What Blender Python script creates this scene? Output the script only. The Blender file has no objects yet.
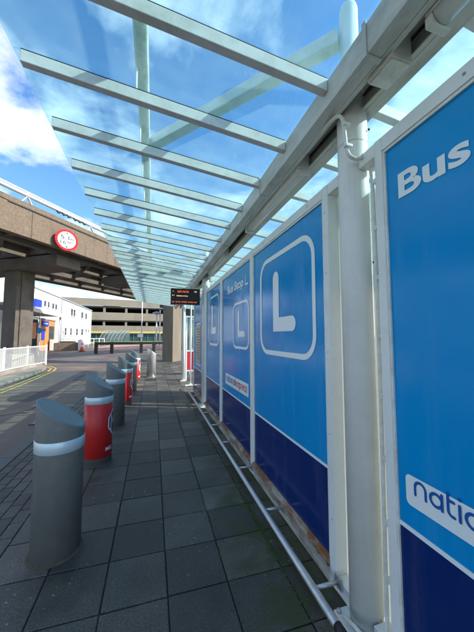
import bpy, bmesh, math, random
from mathutils import Vector, Matrix
random.seed(7)
PI = math.pi
S = bpy.context.scene
C = S.collection

# ------------------------------------------------------------------ materials
def mat(name, color, rough=0.6, metal=0.0, var=0.15, scale=6.0, bump=0.0, bscale=60.0, spec=0.5,
        dirt=None, dirt_amt=0.0, dirt_scale=3.0, emit=None, estr=0.0, aniso=(1, 1, 1), coat=0.0):
    m = bpy.data.materials.new(name); m.use_nodes = True
    nt = m.node_tree; n = nt.nodes; L = nt.links
    b = n['Principled BSDF']
    b.inputs['Roughness'].default_value = rough
    b.inputs['Metallic'].default_value = metal
    b.inputs['Specular IOR Level'].default_value = spec
    b.inputs['Coat Weight'].default_value = coat
    tc = n.new('ShaderNodeTexCoord'); mp = n.new('ShaderNodeMapping')
    mp.inputs['Scale'].default_value = aniso
    L.new(tc.outputs['Object'], mp.inputs['Vector'])
    nz = n.new('ShaderNodeTexNoise'); nz.inputs['Scale'].default_value = scale
    nz.inputs['Detail'].default_value = 6; nz.inputs['Roughness'].default_value = 0.65
    L.new(mp.outputs['Vector'], nz.inputs['Vector'])
    mx = n.new('ShaderNodeMix'); mx.data_type = 'RGBA'
    c0 = [max(0, c * (1 - var)) for c in color]; c1 = [min(1, c * (1 + var)) for c in color]
    mx.inputs['A'].default_value = (*c0, 1); mx.inputs['B'].default_value = (*c1, 1)
    L.new(nz.outputs['Fac'], mx.inputs['Factor'])
    out = mx.outputs['Result']
    if dirt:
        n2 = n.new('ShaderNodeTexNoise'); n2.inputs['Scale'].default_value = dirt_scale
        n2.inputs['Detail'].default_value = 8; n2.inputs['Roughness'].default_value = 0.7
        L.new(mp.outputs['Vector'], n2.inputs['Vector'])
        r = n.new('ShaderNodeValToRGB'); r.color_ramp.elements[0].position = 0.45; r.color_ramp.elements[1].position = 0.7
        r.color_ramp.elements[1].color = (dirt_amt,) * 3 + (1,)
        L.new(n2.outputs['Fac'], r.inputs['Fac'])
        m2 = n.new('ShaderNodeMix'); m2.data_type = 'RGBA'
        m2.inputs['B'].default_value = (*dirt, 1)
        L.new(out, m2.inputs['A']); L.new(r.outputs['Color'], m2.inputs['Factor'])
        out = m2.outputs['Result']
    L.new(out, b.inputs['Base Color'])
    if bump:
        n3 = n.new('ShaderNodeTexNoise'); n3.inputs['Scale'].default_value = bscale; n3.inputs['Detail'].default_value = 4
        L.new(mp.outputs['Vector'], n3.inputs['Vector'])
        bp_ = n.new('ShaderNodeBump'); bp_.inputs['Strength'].default_value = bump; bp_.inputs['Distance'].default_value = 0.01
        L.new(n3.outputs['Fac'], bp_.inputs['Height']); L.new(bp_.outputs['Normal'], b.inputs['Normal'])
    if emit:
        b.inputs['Emission Color'].default_value = (*emit, 1); b.inputs['Emission Strength'].default_value = estr
    return m

M = {}
M['white_paint'] = mat('white_paint', (.76, .77, .74), .38, dirt=(.60, .58, .53), dirt_amt=.35, dirt_scale=5, var=.06, bump=.08, bscale=40)
M['beam_paint'] = mat('beam_paint', (.72, .72, .67), .42, dirt=(.42, .42, .36), dirt_amt=.5, dirt_scale=7, var=.07, bump=.08, bscale=50)
M['tube_paint'] = mat('tube_paint', (.55, .57, .50), .5, dirt=(.16, .20, .12), dirt_amt=.75, dirt_scale=9, var=.1, aniso=(1, .6, 1), bump=.1)
M['gutter_paint'] = mat('gutter_paint', (.62, .62, .57), .5, dirt=(.22, .20, .15), dirt_amt=.7, dirt_scale=6, var=.08, bump=.12, aniso=(1, .35, 1))
M['recess_paint'] = mat('recess_paint', (.44, .41, .35), .6, dirt=(.12, .10, .07), dirt_amt=.7, dirt_scale=8, var=.15, aniso=(1, .4, 1))
M['panel_blue'] = mat('panel_blue', (.0, .272, .62), .16, bump=.02, bscale=3, var=.03, spec=.26, dirt=(.0, .215, .55), dirt_amt=.4, dirt_scale=2)
M['panel_navy'] = mat('panel_navy', (.003, .022, .135), .16, bump=.02, bscale=3, var=.08, spec=.28, dirt=(.01, .03, .12), dirt_amt=.6)
M['vinyl_white'] = mat('vinyl_white', (.80, .84, .84), .3, var=.02)
M['vinyl_blue'] = mat('vinyl_blue', (.01, .10, .36), .3, var=.02)
M['vinyl_red'] = mat('vinyl_red', (.65, .05, .04), .3, var=.02)
M['rust'] = mat('rust', (.22, .085, .03), .9, var=.6, scale=22, bump=.5, bscale=60, dirt=(.50, .46, .38), dirt_amt=.9, dirt_scale=9, aniso=(1, .5, 1))
M['base_paint'] = mat('base_paint', (.50, .49, .43), .6, dirt=(.20, .10, .045), dirt_amt=.9, dirt_scale=10, var=.1, aniso=(1, .4, 2))
M['steel'] = mat('steel', (.56, .56, .55), .42, .7, var=.1, scale=30, dirt=(.25, .24, .22), dirt_amt=.4, dirt_scale=12)
M['black_rubber'] = mat('black_rubber', (.015, .015, .017), .6)
M['gasket'] = mat('gasket', (.02, .022, .02), .7)
M['grey_plastic'] = mat('grey_plastic', (.165, .17, .162), .5, var=.14, scale=5, dirt=(.24, .225, .195), dirt_amt=.55, dirt_scale=11, bump=.05, bscale=180)
M['cap_plastic'] = mat('cap_plastic', (.14, .19, .205), .5, var=.2, scale=9, dirt=(.2, .22, .22), dirt_amt=.4, dirt_scale=12, bump=.06, bscale=150)
M['reflector'] = mat('reflector', (.60, .70, .73), .34, .25, var=.22, scale=8, aniso=(6, 6, .3), spec=.7)
M['red_wrap'] = mat('red_wrap', (.58, .018, .018), .38, var=.08, dirt=(.28, .02, .02), dirt_amt=.4, dirt_scale=5)
M['emblem_dark'] = mat('emblem_dark', (.02, .03, .035), .4)
M['bollard_steel'] = mat('bollard_steel', (.62, .62, .58), .32, .7, var=.1, scale=10, aniso=(6, 6, .3))
M['conduit'] = mat('conduit', (.74, .74, .69), .4, dirt=(.3, .27, .2), dirt_amt=.5, dirt_scale=9, var=.05)
M['concrete'] = mat('concrete', (.165, .122, .082), .95, var=.8, scale=13, bump=1.0, bscale=14, dirt=(.15, .11, .08), dirt_amt=.6, dirt_scale=1.1)
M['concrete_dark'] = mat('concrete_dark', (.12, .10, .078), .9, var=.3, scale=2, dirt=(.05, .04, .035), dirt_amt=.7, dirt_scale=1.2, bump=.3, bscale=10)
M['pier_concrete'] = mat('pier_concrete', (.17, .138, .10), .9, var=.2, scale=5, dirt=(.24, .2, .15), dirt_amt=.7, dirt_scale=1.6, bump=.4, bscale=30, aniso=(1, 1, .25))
M['deck_concrete'] = mat('deck_concrete', (.28, .235, .185), .9, var=.15, scale=.4, dirt=(.27, .22, .17), dirt_amt=.6, dirt_scale=.25, aniso=(1, 1, 4))
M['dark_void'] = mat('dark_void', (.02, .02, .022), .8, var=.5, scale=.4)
M['rail_metal'] = mat('rail_metal', (.68, .66, .62), .4, .2, var=.1, scale=4)
M['render_white'] = mat('render_white', (.80, .80, .80), .8, var=.04, scale=.6, dirt=(.62, .62, .6), dirt_amt=.4, dirt_scale=.5)
M['render_grey'] = mat('render_grey', (.40, .42, .43), .85, var=.06, scale=.7, dirt=(.4, .41, .41), dirt_amt=.5, dirt_scale=.6)
M['window_glass'] = mat('window_glass', (.03, .045, .06), .08, var=.3, scale=.6, spec=.8)
M['roof_grey'] = mat('roof_grey', (.3, .31, .32), .7)
M['orange_clad'] = mat('orange_clad', (.52, .22, .06), .7, var=.15, scale=2, aniso=(1, 1, .3))
M['sign_blue'] = mat('sign_blue', (.01, .04, .55), .4)
M['sign_sky'] = mat('sign_sky', (.02, .30, .62), .4)
M['sign_red'] = mat('sign_red', (.50, .005, .012), .6, spec=.2)
M['sign_white'] = mat('sign_white', (.80, .80, .80), .4, var=.03)
M['black_paint'] = mat('black_paint', (.018, .018, .018), .45)
M['orange_plastic'] = mat('orange_plastic', (.72, .10, .02), .5)
M['grass'] = mat('grass', (.10, .22, .02), .95, var=.4, scale=3, bump=.5, bscale=4)
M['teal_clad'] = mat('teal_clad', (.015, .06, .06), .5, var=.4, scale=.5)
M['yellow_band'] = mat('yellow_band', (.55, .42, .12), .7, var=.15, scale=1)
M['red_panel'] = mat('red_panel', (.50, .02, .04), .4, var=.1)
M['coach_blue'] = mat('coach_blue', (.01, .08, .28), .25, coat=.5)
M['poster'] = mat('poster', (.42, .38, .32), .4, var=.45, scale=14)
M['led_black'] = mat('led_black', (.006, .006, .007), .25)
M['led_orange'] = mat('led_orange', (.1, .02, .0), .5, emit=(1.0, .16, .03), estr=.32)
M['led_pale'] = mat('led_pale', (.1, .08, .06), .5, emit=(.9, .55, .45), estr=.5)
M['galv_mesh'] = mat('galv_mesh', (.66, .67, .64), .55, var=.1, scale=8)
M['yellow_line'] = mat('yellow_line', (.52, .40, .10), .85, var=.3, scale=14, dirt=(.12, .11, .1), dirt_amt=.8, dirt_scale=6)
M['kerbstone'] = mat('kerbstone', (.13, .12, .105), .9, var=.2, scale=7, bump=.3, bscale=60)
M['moss'] = mat('moss', (.05, .075, .02), 1.0, var=.5, scale=30, bump=.6, bscale=120)
M['mortar'] = mat('mortar', (.085, .07, .045), .95, var=.6, scale=18, bump=.8, bscale=60)
M['lens'] = mat('lens', (.62, .64, .60), .25, var=.06)

def add_streaks(m, axis_scale, color, amt, lo=.52, hi=.75, rough_add=.25):
    nt = m.node_tree; n = nt.nodes; L = nt.links; b = n['Principled BSDF']
    tc = n.new('ShaderNodeTexCoord'); mp = n.new('ShaderNodeMapping'); mp.inputs['Scale'].default_value = axis_scale
    L.new(tc.outputs['Object'], mp.inputs['Vector'])
    nz = n.new('ShaderNodeTexNoise'); nz.inputs['Scale'].default_value = 1; nz.inputs['Detail'].default_value = 7; nz.inputs['Roughness'].default_value = .6
    L.new(mp.outputs[0], nz.inputs['Vector'])
    r = n.new('ShaderNodeMapRange'); r.inputs['From Min'].default_value = lo; r.inputs['From Max'].default_value = hi; r.inputs['To Max'].default_value = amt
    L.new(nz.outputs['Fac'], r.inputs['Value'])
    mx = n.new('ShaderNodeMix'); mx.data_type = 'RGBA'; mx.inputs['B'].default_value = (*color, 1)
    src = b.inputs['Base Color'].links[0].from_socket
    L.new(src, mx.inputs['A']); L.new(r.outputs[0], mx.inputs['Factor']); L.new(mx.outputs['Result'], b.inputs['Base Color'])
    ad = n.new('ShaderNodeMath'); ad.operation = 'MULTIPLY_ADD'; ad.inputs[1].default_value = rough_add / max(amt, .01); ad.inputs[2].default_value = b.inputs['Roughness'].default_value
    L.new(r.outputs[0], ad.inputs[0]); L.new(ad.outputs[0], b.inputs['Roughness'])
add_streaks(M['panel_blue'], (9, 9, .7), (.15, .32, .50), .10)
add_streaks(M['panel_navy'], (7, 7, 1.1), (.10, .11, .16), .22)
add_streaks(M['concrete'], (3, 3, .35), (.07, .055, .042), .7)
add_streaks(M['grey_plastic'], (30, 30, 3), (.30, .29, .26), .35, .58, .72)
add_streaks(M['red_wrap'], (26, 26, 4), (.60, .22, .18), .3, .6, .74)
add_streaks(M['white_paint'], (14, 14, .8), (.40, .31, .20), .35, .58, .78)
add_streaks(M['render_white'], (1.2, 1.2, .15), (.5, .49, .46), .5)
add_streaks(M['deck_concrete'], (.5, .5, .1), (.2, .17, .13), .6)

def glass(name, tint, dirt_fac):
    m = bpy.data.materials.new(name); m.use_nodes = True
    nt = m.node_tree; n = nt.nodes; L = nt.links
    n.remove(n['Principled BSDF'])
    o = n['Material Output']
    t = n.new('ShaderNodeBsdfTransparent'); t.inputs['Color'].default_value = (*tint, 1)
    g = n.new('ShaderNodeBsdfGlossy'); g.inputs['Roughness'].default_value = .02
    d = n.new('ShaderNodeBsdfDiffuse'); d.inputs['Color'].default_value = (.62, .72, .68, 1)
    tl = n.new('ShaderNodeBsdfTranslucent'); tl.inputs['Color'].default_value = (.62, .74, .70, 1)
    add = n.new('ShaderNodeMixShader'); add.inputs[0].default_value = .65
    L.new(d.outputs[0], add.inputs[1]); L.new(tl.outputs[0], add.inputs[2])
    tc = n.new('ShaderNodeTexCoord'); nz = n.new('ShaderNodeTexNoise'); nz.inputs['Scale'].default_value = 5; nz.inputs['Detail'].default_value = 9
    L.new(tc.outputs['Object'], nz.inputs['Vector'])
    # a film of grime covers more of the view the more obliquely one looks through it
    lw = n.new('ShaderNodeLayerWeight'); lw.inputs['Blend'].default_value = .5
    pw = n.new('ShaderNodeMath'); pw.operation = 'POWER'; pw.inputs[1].default_value = 2.2
    L.new(lw.outputs['Facing'], pw.inputs[0])
    mr = n.new('ShaderNodeMapRange'); mr.inputs['To Min'].default_value = dirt_fac; mr.inputs['To Max'].default_value = .38
    L.new(pw.outputs[0], mr.inputs['Value'])
    mm = n.new('ShaderNodeMath'); mm.operation = 'MULTIPLY'
    r2 = n.new('ShaderNodeMapRange'); r2.inputs['From Min'].default_value = .3; r2.inputs['From Max'].default_value = .7
    r2.inputs['To Min'].default_value = .5; r2.inputs['To Max'].default_value = 1.5
    L.new(nz.outputs['Fac'], r2.inputs['Value'])
    L.new(mr.outputs[0], mm.inputs[0]); L.new(r2.outputs[0], mm.inputs[1])
    m1 = n.new('ShaderNodeMixShader'); m2 = n.new('ShaderNodeMixShader')
    L.new(mm.outputs[0], m1.inputs[0]); L.new(t.outputs[0], m1.inputs[1]); L.new(add.outputs[0], m1.inputs[2])
    p5 = n.new('ShaderNodeMath'); p5.operation = 'POWER'; p5.inputs[1].default_value = 5
    L.new(lw.outputs['Facing'], p5.inputs[0])
    fr = n.new('ShaderNodeMapRange'); fr.inputs['To Min'].default_value = .035; fr.inputs['To Max'].default_value = .85
    L.new(p5.outputs[0], fr.inputs['Value'])
    L.new(fr.outputs[0], m2.inputs[0]); L.new(m1.outputs[0], m2.inputs[1]); L.new(g.outputs[0], m2.inputs[2])
    L.new(m2.outputs[0], o.inputs['Surface'])
    return m
M['roof_glass'] = glass('roof_glass', (.77, .95, .96), .040)
M['shelter_glass'] = glass('shelter_glass', (.8, .9, .88), .15)

# ------------------------------------------------------------------ mesh helpers
class MB:
    def __init__(s): s.bm = bmesh.new()
    def box(s, x0, x1, y0, y1, z0, z1, bev=0.0, mx=None):
        vs = [(x0, y0, z0), (x1, y0, z0), (x1, y1, z0), (x0, y1, z0), (x0, y0, z1), (x1, y0, z1), (x1, y1, z1), (x0, y1, z1)]
        return s.hexa(vs, bev, mx)
    def hexa(s, vs, bev=0.0, mx=None):
        v = [s.bm.verts.new(mx @ Vector(p) if mx else p) for p in vs]
        fs = [s.bm.faces.new([v[i] for i in f]) for f in ((0, 3, 2, 1), (4, 5, 6, 7), (0, 1, 5, 4), (1, 2, 6, 5), (2, 3, 7, 6), (3, 0, 4, 7))]
        if bev:
            es = set(e for f in fs for e in f.edges)
            bmesh.ops.bevel(s.bm, geom=list(es), offset=bev, segments=2, affect='EDGES', profile=.6)
        return s
    def tube(s, pts, r, seg=10, cap=True, close=False):
        pts = [Vector(p) for p in pts]; n = len(pts); rings = []
        up0 = None
        for i, p in enumerate(pts):
            if i == 0: d = pts[1] - p
            elif i == n - 1: d = p - pts[-2]
            else: d = (pts[i + 1] - p).normalized() + (p - pts[i - 1]).normalized()
            d.normalize()
            if up0 is None:
                up0 = Vector((0, 0, 1)) if abs(d.z) < .9 else Vector((1, 0, 0))
            a = d.cross(up0)
            if a.length < 1e-4: a = d.cross(Vector((0, 1, 0)))
            a.normalize(); b = a.cross(d).normalized(); up0 = b
            rr = r[i] if isinstance(r, (list, tuple)) else r
            rings.append([s.bm.verts.new(p + a * rr * math.cos(2 * PI * k / seg) + b * rr * math.sin(2 * PI * k / seg)) for k in range(seg)])
        for i in range(n - 1):
            for k in range(seg):
                f = s.bm.faces.new([rings[i][k], rings[i + 1][k], rings[i + 1][(k + 1) % seg], rings[i][(k + 1) % seg]]); f.smooth = True
        if cap:
            s.bm.faces.new(rings[0]); s.bm.faces.new(list(reversed(rings[-1])))
        return s
    def bar(s, a, b, w, h, bev=0.0):
        a = Vector(a); b = Vector(b); d = (b - a); L = d.length; d.normalize()
        up = Vector((0, 0, 1)) if abs(d.z) < .95 else Vector((0, 1, 0))
        x = d.cross(up).normalized(); z = x.cross(d).normalized()
        m = Matrix((( x.x, d.x, z.x, a.x), (x.y, d.y, z.y, a.y), (x.z, d.z, z.z, a.z), (0, 0, 0, 1)))
        return s.box(-w / 2, w / 2, 0, L, -h / 2, h / 2, bev, m)
    def lathe(s, prof, seg=32, cx=0, cy=0, cz=0, cap=True):
        rings = []
        for r, z in prof:
            rings.append([s.bm.verts.new((cx + r * math.cos(2 * PI * k / seg), cy + r * math.sin(2 * PI * k / seg), cz + z)) for k in range(seg)])
        for i in range(len(rings) - 1):
            for k in range(seg):
                f = s.bm.faces.new([rings[i][k], rings[i][(k + 1) % seg], rings[i + 1][(k + 1) % seg], rings[i + 1][k]]); f.smooth = True
        if cap:
            s.bm.faces.new(list(reversed(rings[0]))); s.bm.faces.new(rings[-1])
        return s
    def poly(s, pts):
        s.bm.faces.new([s.bm.verts.new(p) for p in pts]); return s
    def build(s, name, m, parent=None, recalc=True):
        if recalc: bmesh.ops.recalc_face_normals(s.bm, faces=s.bm.faces[:])
        me = bpy.data.meshes.new(name); s.bm.to_mesh(me); s.bm.free()
        me.materials.append(M[m] if isinstance(m, str) else m)
        o = bpy.data.objects.new(name, me); C.objects.link(o)
        if parent:
            o.parent = parent
            off = Vector(parent.location); q = parent.parent
            while q: off += Vector(q.location); q = q.parent
            root = parent
            while root.parent: root = root.parent
            if off.length > 0 and not root.get('_local'):
                o.data.transform(Matrix.Translation(-off))
        return o

def thing(name, label, cat, loc=(0, 0, 0), group=None, local=False, rz=0):
    o = bpy.data.objects.new(name, None); C.objects.link(o); o.location = loc; o.rotation_euler.z = rz
    o['label'] = label; o['category'] = cat
    if group: o['group'] = group
    if local: o['_local'] = 1
    o.empty_display_size = .2
    return o
def tag(o, label, cat, group=None):
    o['label'] = label; o['category'] = cat
    if group: o['group'] = group
    return o
def struct(o): o['kind'] = 'structure'; return o
def stuff(o, label, cat): o['kind'] = 'stuff'; o['label'] = label; o['category'] = cat; return o

# ------------------------------------------------------------------ flat lettering
def text_verts(txt, size, bold=0.0):
    cu = bpy.data.curves.new('t', 'FONT'); cu.body = txt; cu.size = size; cu.offset = bold; cu.resolution_u = 6
    o = bpy.data.objects.new('t', cu); C.objects.link(o)
    dg = bpy.context.evaluated_depsgraph_get(); me = bpy.data.meshes.new_from_object(o.evaluated_get(dg))
    vs = [tuple(v.co) for v in me.vertices]; fs = [tuple(p.vertices) for p in me.polygons]
    bpy.data.objects.remove(o); bpy.data.curves.remove(cu); bpy.data.meshes.remove(me)
    return vs, fs
def flat_obj(name, vs, fs, fn, m, parent):
    """map 2-D (x, y) onto a surface through fn and link"""
    me = bpy.data.meshes.new(name); off = Vector((0, 0, 0))
    root = parent
    while root.parent: root = root.parent
    if not root.get('_local'):
        q = parent
        while q: off += Vector(q.location); q = q.parent
    me.from_pydata([tuple(Vector(fn(v[0], v[1])) - off) for v in vs], [], fs)
    me.materials.append(M[m]); o = bpy.data.objects.new(name, me); C.objects.link(o); o.parent = parent
    return o
def fit(vs, x0, x1, y0, y1):
    xs = [v[0] for v in vs]; ys = [v[1] for v in vs]
    a, b, c, d = min(xs), max(xs), min(ys), max(ys)
    return [(x0 + (v[0] - a) / (b - a) * (x1 - x0), y0 + (v[1] - c) / (d - c) * (y1 - y0), 0) for v in vs]
def stroke(pts, w, cap=True, close=False):
    """ribbon of width w along a 2-D polyline, round ends"""
    P = [Vector((p[0], p[1])) for p in pts]; n = len(P); L_, R_ = [], []
    for i in range(n):
        if close: d0 = (P[i] - P[i - 1]).normalized(); d1 = (P[(i + 1) % n] - P[i]).normalized()
        else:
            d1 = (P[i + 1] - P[i]).normalized() if i < n - 1 else (P[i] - P[i - 1]).normalized()
            d0 = (P[i] - P[i - 1]).normalized() if i > 0 else d1
        t = (d0 + d1).normalized(); nn = Vector((-t.y, t.x)); k = 1 / max(.45, nn.dot(Vector((-d1.y, d1.x))))
        L_.append(P[i] + nn * w / 2 * k); R_.append(P[i] - nn * w / 2 * k)
    vs = [(*v, 0) for v in L_] + [(*v, 0) for v in R_]; fs = []
    for i in range(n if close else n - 1):
        j = (i + 1) % n; fs.append((i, n + i, n + j, j))
    if cap and not close:
        for e, (c, a) in enumerate(((P[0], P[0] - P[1]), (P[-1], P[-1] - P[-2]))):
            a = a.normalized(); th = math.atan2(a.y, a.x); base = len(vs)
            for k in range(9):
                q = th - PI / 2 + PI * k / 8; vs.append((c.x + w / 2 * math.cos(q), c.y + w / 2 * math.sin(q), 0))
            fs.append(tuple(range(base, base + 9)))
    return vs, fs
def merge(parts):
    V, F = [], []
    for vs, fs in parts:
        b = len(V); V += vs; F += [tuple(i + b for i in f) for f in fs]
    return V, F
def arc(cx, cy, r, a0, a1, n=10, ry=None):
    ry = ry or r
    return [(cx + r * math.cos(math.radians(a0 + (a1 - a0) * k / n)), cy + ry * math.sin(math.radians(a0 + (a1 - a0) * k / n))) for k in range(n + 1)]
GL = {  # rounded single-stroke lower-case letters, x-height 1
 'n': (.84, [[(0, 0), (0, .58)] + arc(.42, .58, .42, 180, 0)[1:-1] + [(.84, .58), (.84, 0)]]),
 'a': (.86, [arc(.42, .46, .42, 0, 360, 18)[:-1] + ['c'], [(.84, 1.0), (.84, 0)]]),
 't': (.42, [[(.02, 1.35), (.02, .3)] + arc(.3, .3, .28, 180, 270, 5)[1:] + [(.42, .02)], [(.05, .95), (.40, .95)]]),
 'i': (.0, [[(0, 0), (0, .95)], [(0, 1.32), (0, 1.36)]]),
 'o': (.86, [arc(.43, .46, .43, 90, 450, 20)[:-1] + ['c']]),
 'l': (.12, [[(0, 1.4), (0, .18)] + arc(.16, .18, .16, 180, 270, 4)[1:]]),
 'e': (.84, [[(.02, .5), (.82, .5)] , arc(.42, .47, .42, 10, 310, 16)]),
 'x': (.72, [[(0, 0), (.72, .95)], [(0, .95), (.72, 0)]]),
 'p': (.86, [arc(.44, .46, .42, 180, -180, 18)[:-1] + ['c'], [(.02, .95), (.02, -.45)]]),
 'r': (.42, [[(0, 0), (0, .55)] + arc(.36, .55, .36, 180, 90, 6)[1:] + [(.42, .91)]]),
 's': (.56, [[(.54, .80), (.40, .92), (.18, .92), (.05, .78), (.10, .58), (.44, .42), (.52, .24), (.42, .04), (.16, .0), (.0, .12)]]),
}
def rounded_word(word, w=.20, gap=.36):
    x = 0; parts = []; k = 0
    for ch in word:
        adv, st = GL[ch]
        for s_ in st:
            cl_ = s_[-1] == 'c'
            vs, fs = stroke([(q_[0] + x, q_[1]) for q_ in s_ if q_ != 'c'], w, close=cl_)
            k += 1
            parts.append(([(a, b, .0) for a, b, c in vs], fs))
        x += adv + gap
    return parts, x - gap
def rrect(x0, x1, y0, y1, r, n=7):
    return arc(x1 - r, y0 + r, r, -90, 0, n) + arc(x1 - r, y1 - r, r, 0, 90, n) + arc(x0 + r, y1 - r, r, 90, 180, n) + arc(x0 + r, y0 + r, r, 180, 270, n)

# ------------------------------------------------------------------ GROUND
def ground_mat(name, base, v, patches, wet, scale=1.0):
    m = bpy.data.materials.new(name); m.use_nodes = True; nt = m.node_tree; n = nt.nodes; L = nt.links
    b = n['Principled BSDF']
    tc = n.new('ShaderNodeTexCoord')
    a = n.new('ShaderNodeTexNoise'); a.inputs['Scale'].default_value = .35 * scale; a.inputs['Detail'].default_value = 8; a.inputs['Roughness'].default_value = .65
    f = n.new('ShaderNodeTexNoise'); f.inputs['Scale'].default_value = 90; f.inputs['Detail'].default_value = 3
    L.new(tc.outputs['Object'], a.inputs['Vector']); L.new(tc.outputs['Object'], f.inputs['Vector'])
    r = n.new('ShaderNodeValToRGB'); e = r.color_ramp.elements
    e[0].position = .3; e[0].color = (*[c * .55 for c in base], 1); e[1].position = .72; e[1].color = (*patches, 1)
    k = r.color_ramp.elements.new(.5); k.color = (*base, 1)
    L.new(a.outputs['Fac'], r.inputs['Fac'])
    hs = n.new('ShaderNodeMix'); hs.data_type = 'RGBA'; hs.blend_type = 'MULTIPLY'; hs.inputs['Factor'].default_value = 1
    r3 = n.new('ShaderNodeMapRange'); r3.inputs['To Min'].default_value = 1 - v; r3.inputs['To Max'].default_value = 1 + v
    L.new(f.outputs['Fac'], r3.inputs['Value']); L.new(r.outputs['Color'], hs.inputs['A']); L.new(r3.outputs[0], hs.inputs['B'])
    L.new(hs.outputs['Result'], b.inputs['Base Color'])
    rr = n.new('ShaderNodeMapRange'); rr.inputs['From Min'].default_value = .35; rr.inputs['From Max'].default_value = .65
    rr.inputs['To Min'].default_value = wet; rr.inputs['To Max'].default_value = .85
    L.new(a.outputs['Fac'], rr.inputs['Value']); L.new(rr.outputs[0], b.inputs['Roughness'])
    bp_ = n.new('ShaderNodeBump'); bp_.inputs['Strength'].default_value = .5; bp_.inputs['Distance'].default_value = .004
    L.new(f.outputs['Fac'], bp_.inputs['Height']); L.new(bp_.outputs['Normal'], b.inputs['Normal'])
    return m
M['asphalt'] = ground_mat('asphalt', (.125, .095, .073), .6, (.27, .20, .145), .45)
M['far_ground'] = ground_mat('far_ground', (.10, .10, .10), .3, (.16, .15, .14), .7, .1)
M['joint_dirt'] = mat('joint_dirt', (.022, .022, .02), .95, var=.5, scale=20)

ROADZ = -.10
g = MB().poly([(-900, -900, -.125), (900, -900, -.125), (900, 900, -.125), (-900, 900, -.125)]).build('ground', 'far_ground'); struct(g)
r = MB().poly([(-12, -30, ROADZ), (-1.77, -30, ROADZ), (-1.77, 14, ROADZ), (-1.0, 20, ROADZ), (12, 24, ROADZ), (40, 24, ROADZ), (40, 60, ROADZ), (-40, 60, ROADZ), (-40, 20, ROADZ), (-12, 20, ROADZ)]).build('road', 'asphalt'); struct(r)

# slab material with per-slab tone from a colour attribute
sm = bpy.data.materials.new('slab'); sm.use_nodes = True; nt = sm.node_tree; n = nt.nodes; L = nt.links
b = n['Principled BSDF']; at = n.new('ShaderNodeAttribute'); at.attribute_name = 'tone'
tc = n.new('ShaderNodeTexCoord')
nz = n.new('ShaderNodeTexNoise'); nz.inputs['Scale'].default_value = 95; nz.inputs['Detail'].default_value = 6; nz.inputs['Roughness'].default_value = .85
nb = n.new('ShaderNodeTexNoise'); nb.inputs['Scale'].default_value = 2.2; nb.inputs['Detail'].default_value = 9; nb.inputs['Roughness'].default_value = .7
ns = n.new('ShaderNodeTexVoronoi'); ns.inputs['Scale'].default_value = 19
for q in (nz, nb, ns): L.new(tc.outputs['Object'], q.inputs['Vector'])
mr = n.new('ShaderNodeMapRange'); mr.inputs['From Min'].default_value = .3; mr.inputs['From Max'].default_value = .7; mr.inputs['To Min'].default_value = .0; mr.inputs['To Max'].default_value = 2.2
L.new(nz.outputs['Fac'], mr.inputs['Value'])
mr2 = n.new('ShaderNodeMapRange'); mr2.inputs['From Min'].default_value = .3; mr2.inputs['From Max'].default_value = .7; mr2.inputs['To Min'].default_value = .42; mr2.inputs['To Max'].default_value = 1.65
L.new(nb.outputs['Fac'], mr2.inputs['Value'])
mu = n.new('ShaderNodeMath'); mu.operation = 'MULTIPLY'; L.new(mr.outputs[0], mu.inputs[0]); L.new(mr2.outputs[0], mu.inputs[1])
mc = n.new('ShaderNodeMix'); mc.data_type = 'RGBA'; mc.blend_type = 'MULTIPLY'; mc.inputs['Factor'].default_value = 1
L.new(at.outputs['Color'], mc.inputs['A']); L.new(mu.outputs[0], mc.inputs['B'])
sp = n.new('ShaderNodeValToRGB'); sp.color_ramp.elements[0].position = .09; sp.color_ramp.elements[0].color = (1, 1, 1, 1); sp.color_ramp.elements[1].position = .15; sp.color_ramp.elements[1].color = (0, 0, 0, 1)
L.new(ns.outputs['Distance'], sp.inputs['Fac'])
sg = n.new('ShaderNodeTexNoise'); sg.inputs['Scale'].default_value = 1.3; sg.inputs['Detail'].default_value = 3; L.new(tc.outputs['Object'], sg.inputs['Vector'])
sg2 = n.new('ShaderNodeMapRange'); sg2.inputs['From Min'].default_value = .5; sg2.inputs['From Max'].default_value = .58; L.new(sg.outputs['Fac'], sg2.inputs['Value'])
sm2 = n.new('ShaderNodeMath'); sm2.operation = 'MULTIPLY'; L.new(sp.outputs['Color'], sm2.inputs[0]); L.new(sg2.outputs[0], sm2.inputs[1])
mfinal = n.new('ShaderNodeMix'); mfinal.data_type = 'RGBA'; mfinal.inputs['B'].default_value = (.26, .27, .26, 1)
L.new(mc.outputs['Result'], mfinal.inputs['A']); L.new(sm2.outputs[0], mfinal.inputs['Factor'])
sxyz = n.new('ShaderNodeSeparateXYZ'); L.new(tc.outputs['Object'], sxyz.inputs[0])
def mrange(sock, a, b_, c=0., d=1.):
    q = n.new('ShaderNodeMapRange'); q.interpolation_type = 'SMOOTHSTEP'
    for nm, v_ in (('From Min', a), ('From Max', b_), ('To Min', c), ('To Max', d)): q.inputs[nm].default_value = v_
    L.new(sock, q.inputs['Value']); return q.outputs[0]
def mul(a, b_):
    q = n.new('ShaderNodeMath'); q.operation = 'MULTIPLY'; L.new(a, q.inputs[0])
    if isinstance(b_, float): q.inputs[1].default_value = b_
    else: L.new(b_, q.inputs[1])
    return q.outputs[0]
al = n.new('ShaderNodeTexNoise'); al.inputs['Scale'].default_value = 5; al.inputs['Detail'].default_value = 7; L.new(tc.outputs['Object'], al.inputs['Vector'])
msk = mul(mul(mrange(sxyz.outputs['X'], .42, .72), mrange(sxyz.outputs['Y'], 4.2, 2.3)), mrange(al.outputs['Fac'], .40, .60))
mg = n.new('ShaderNodeMix'); mg.data_type = 'RGBA'; mg.inputs['B'].default_value = (.040, .052, .014, 1)
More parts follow.
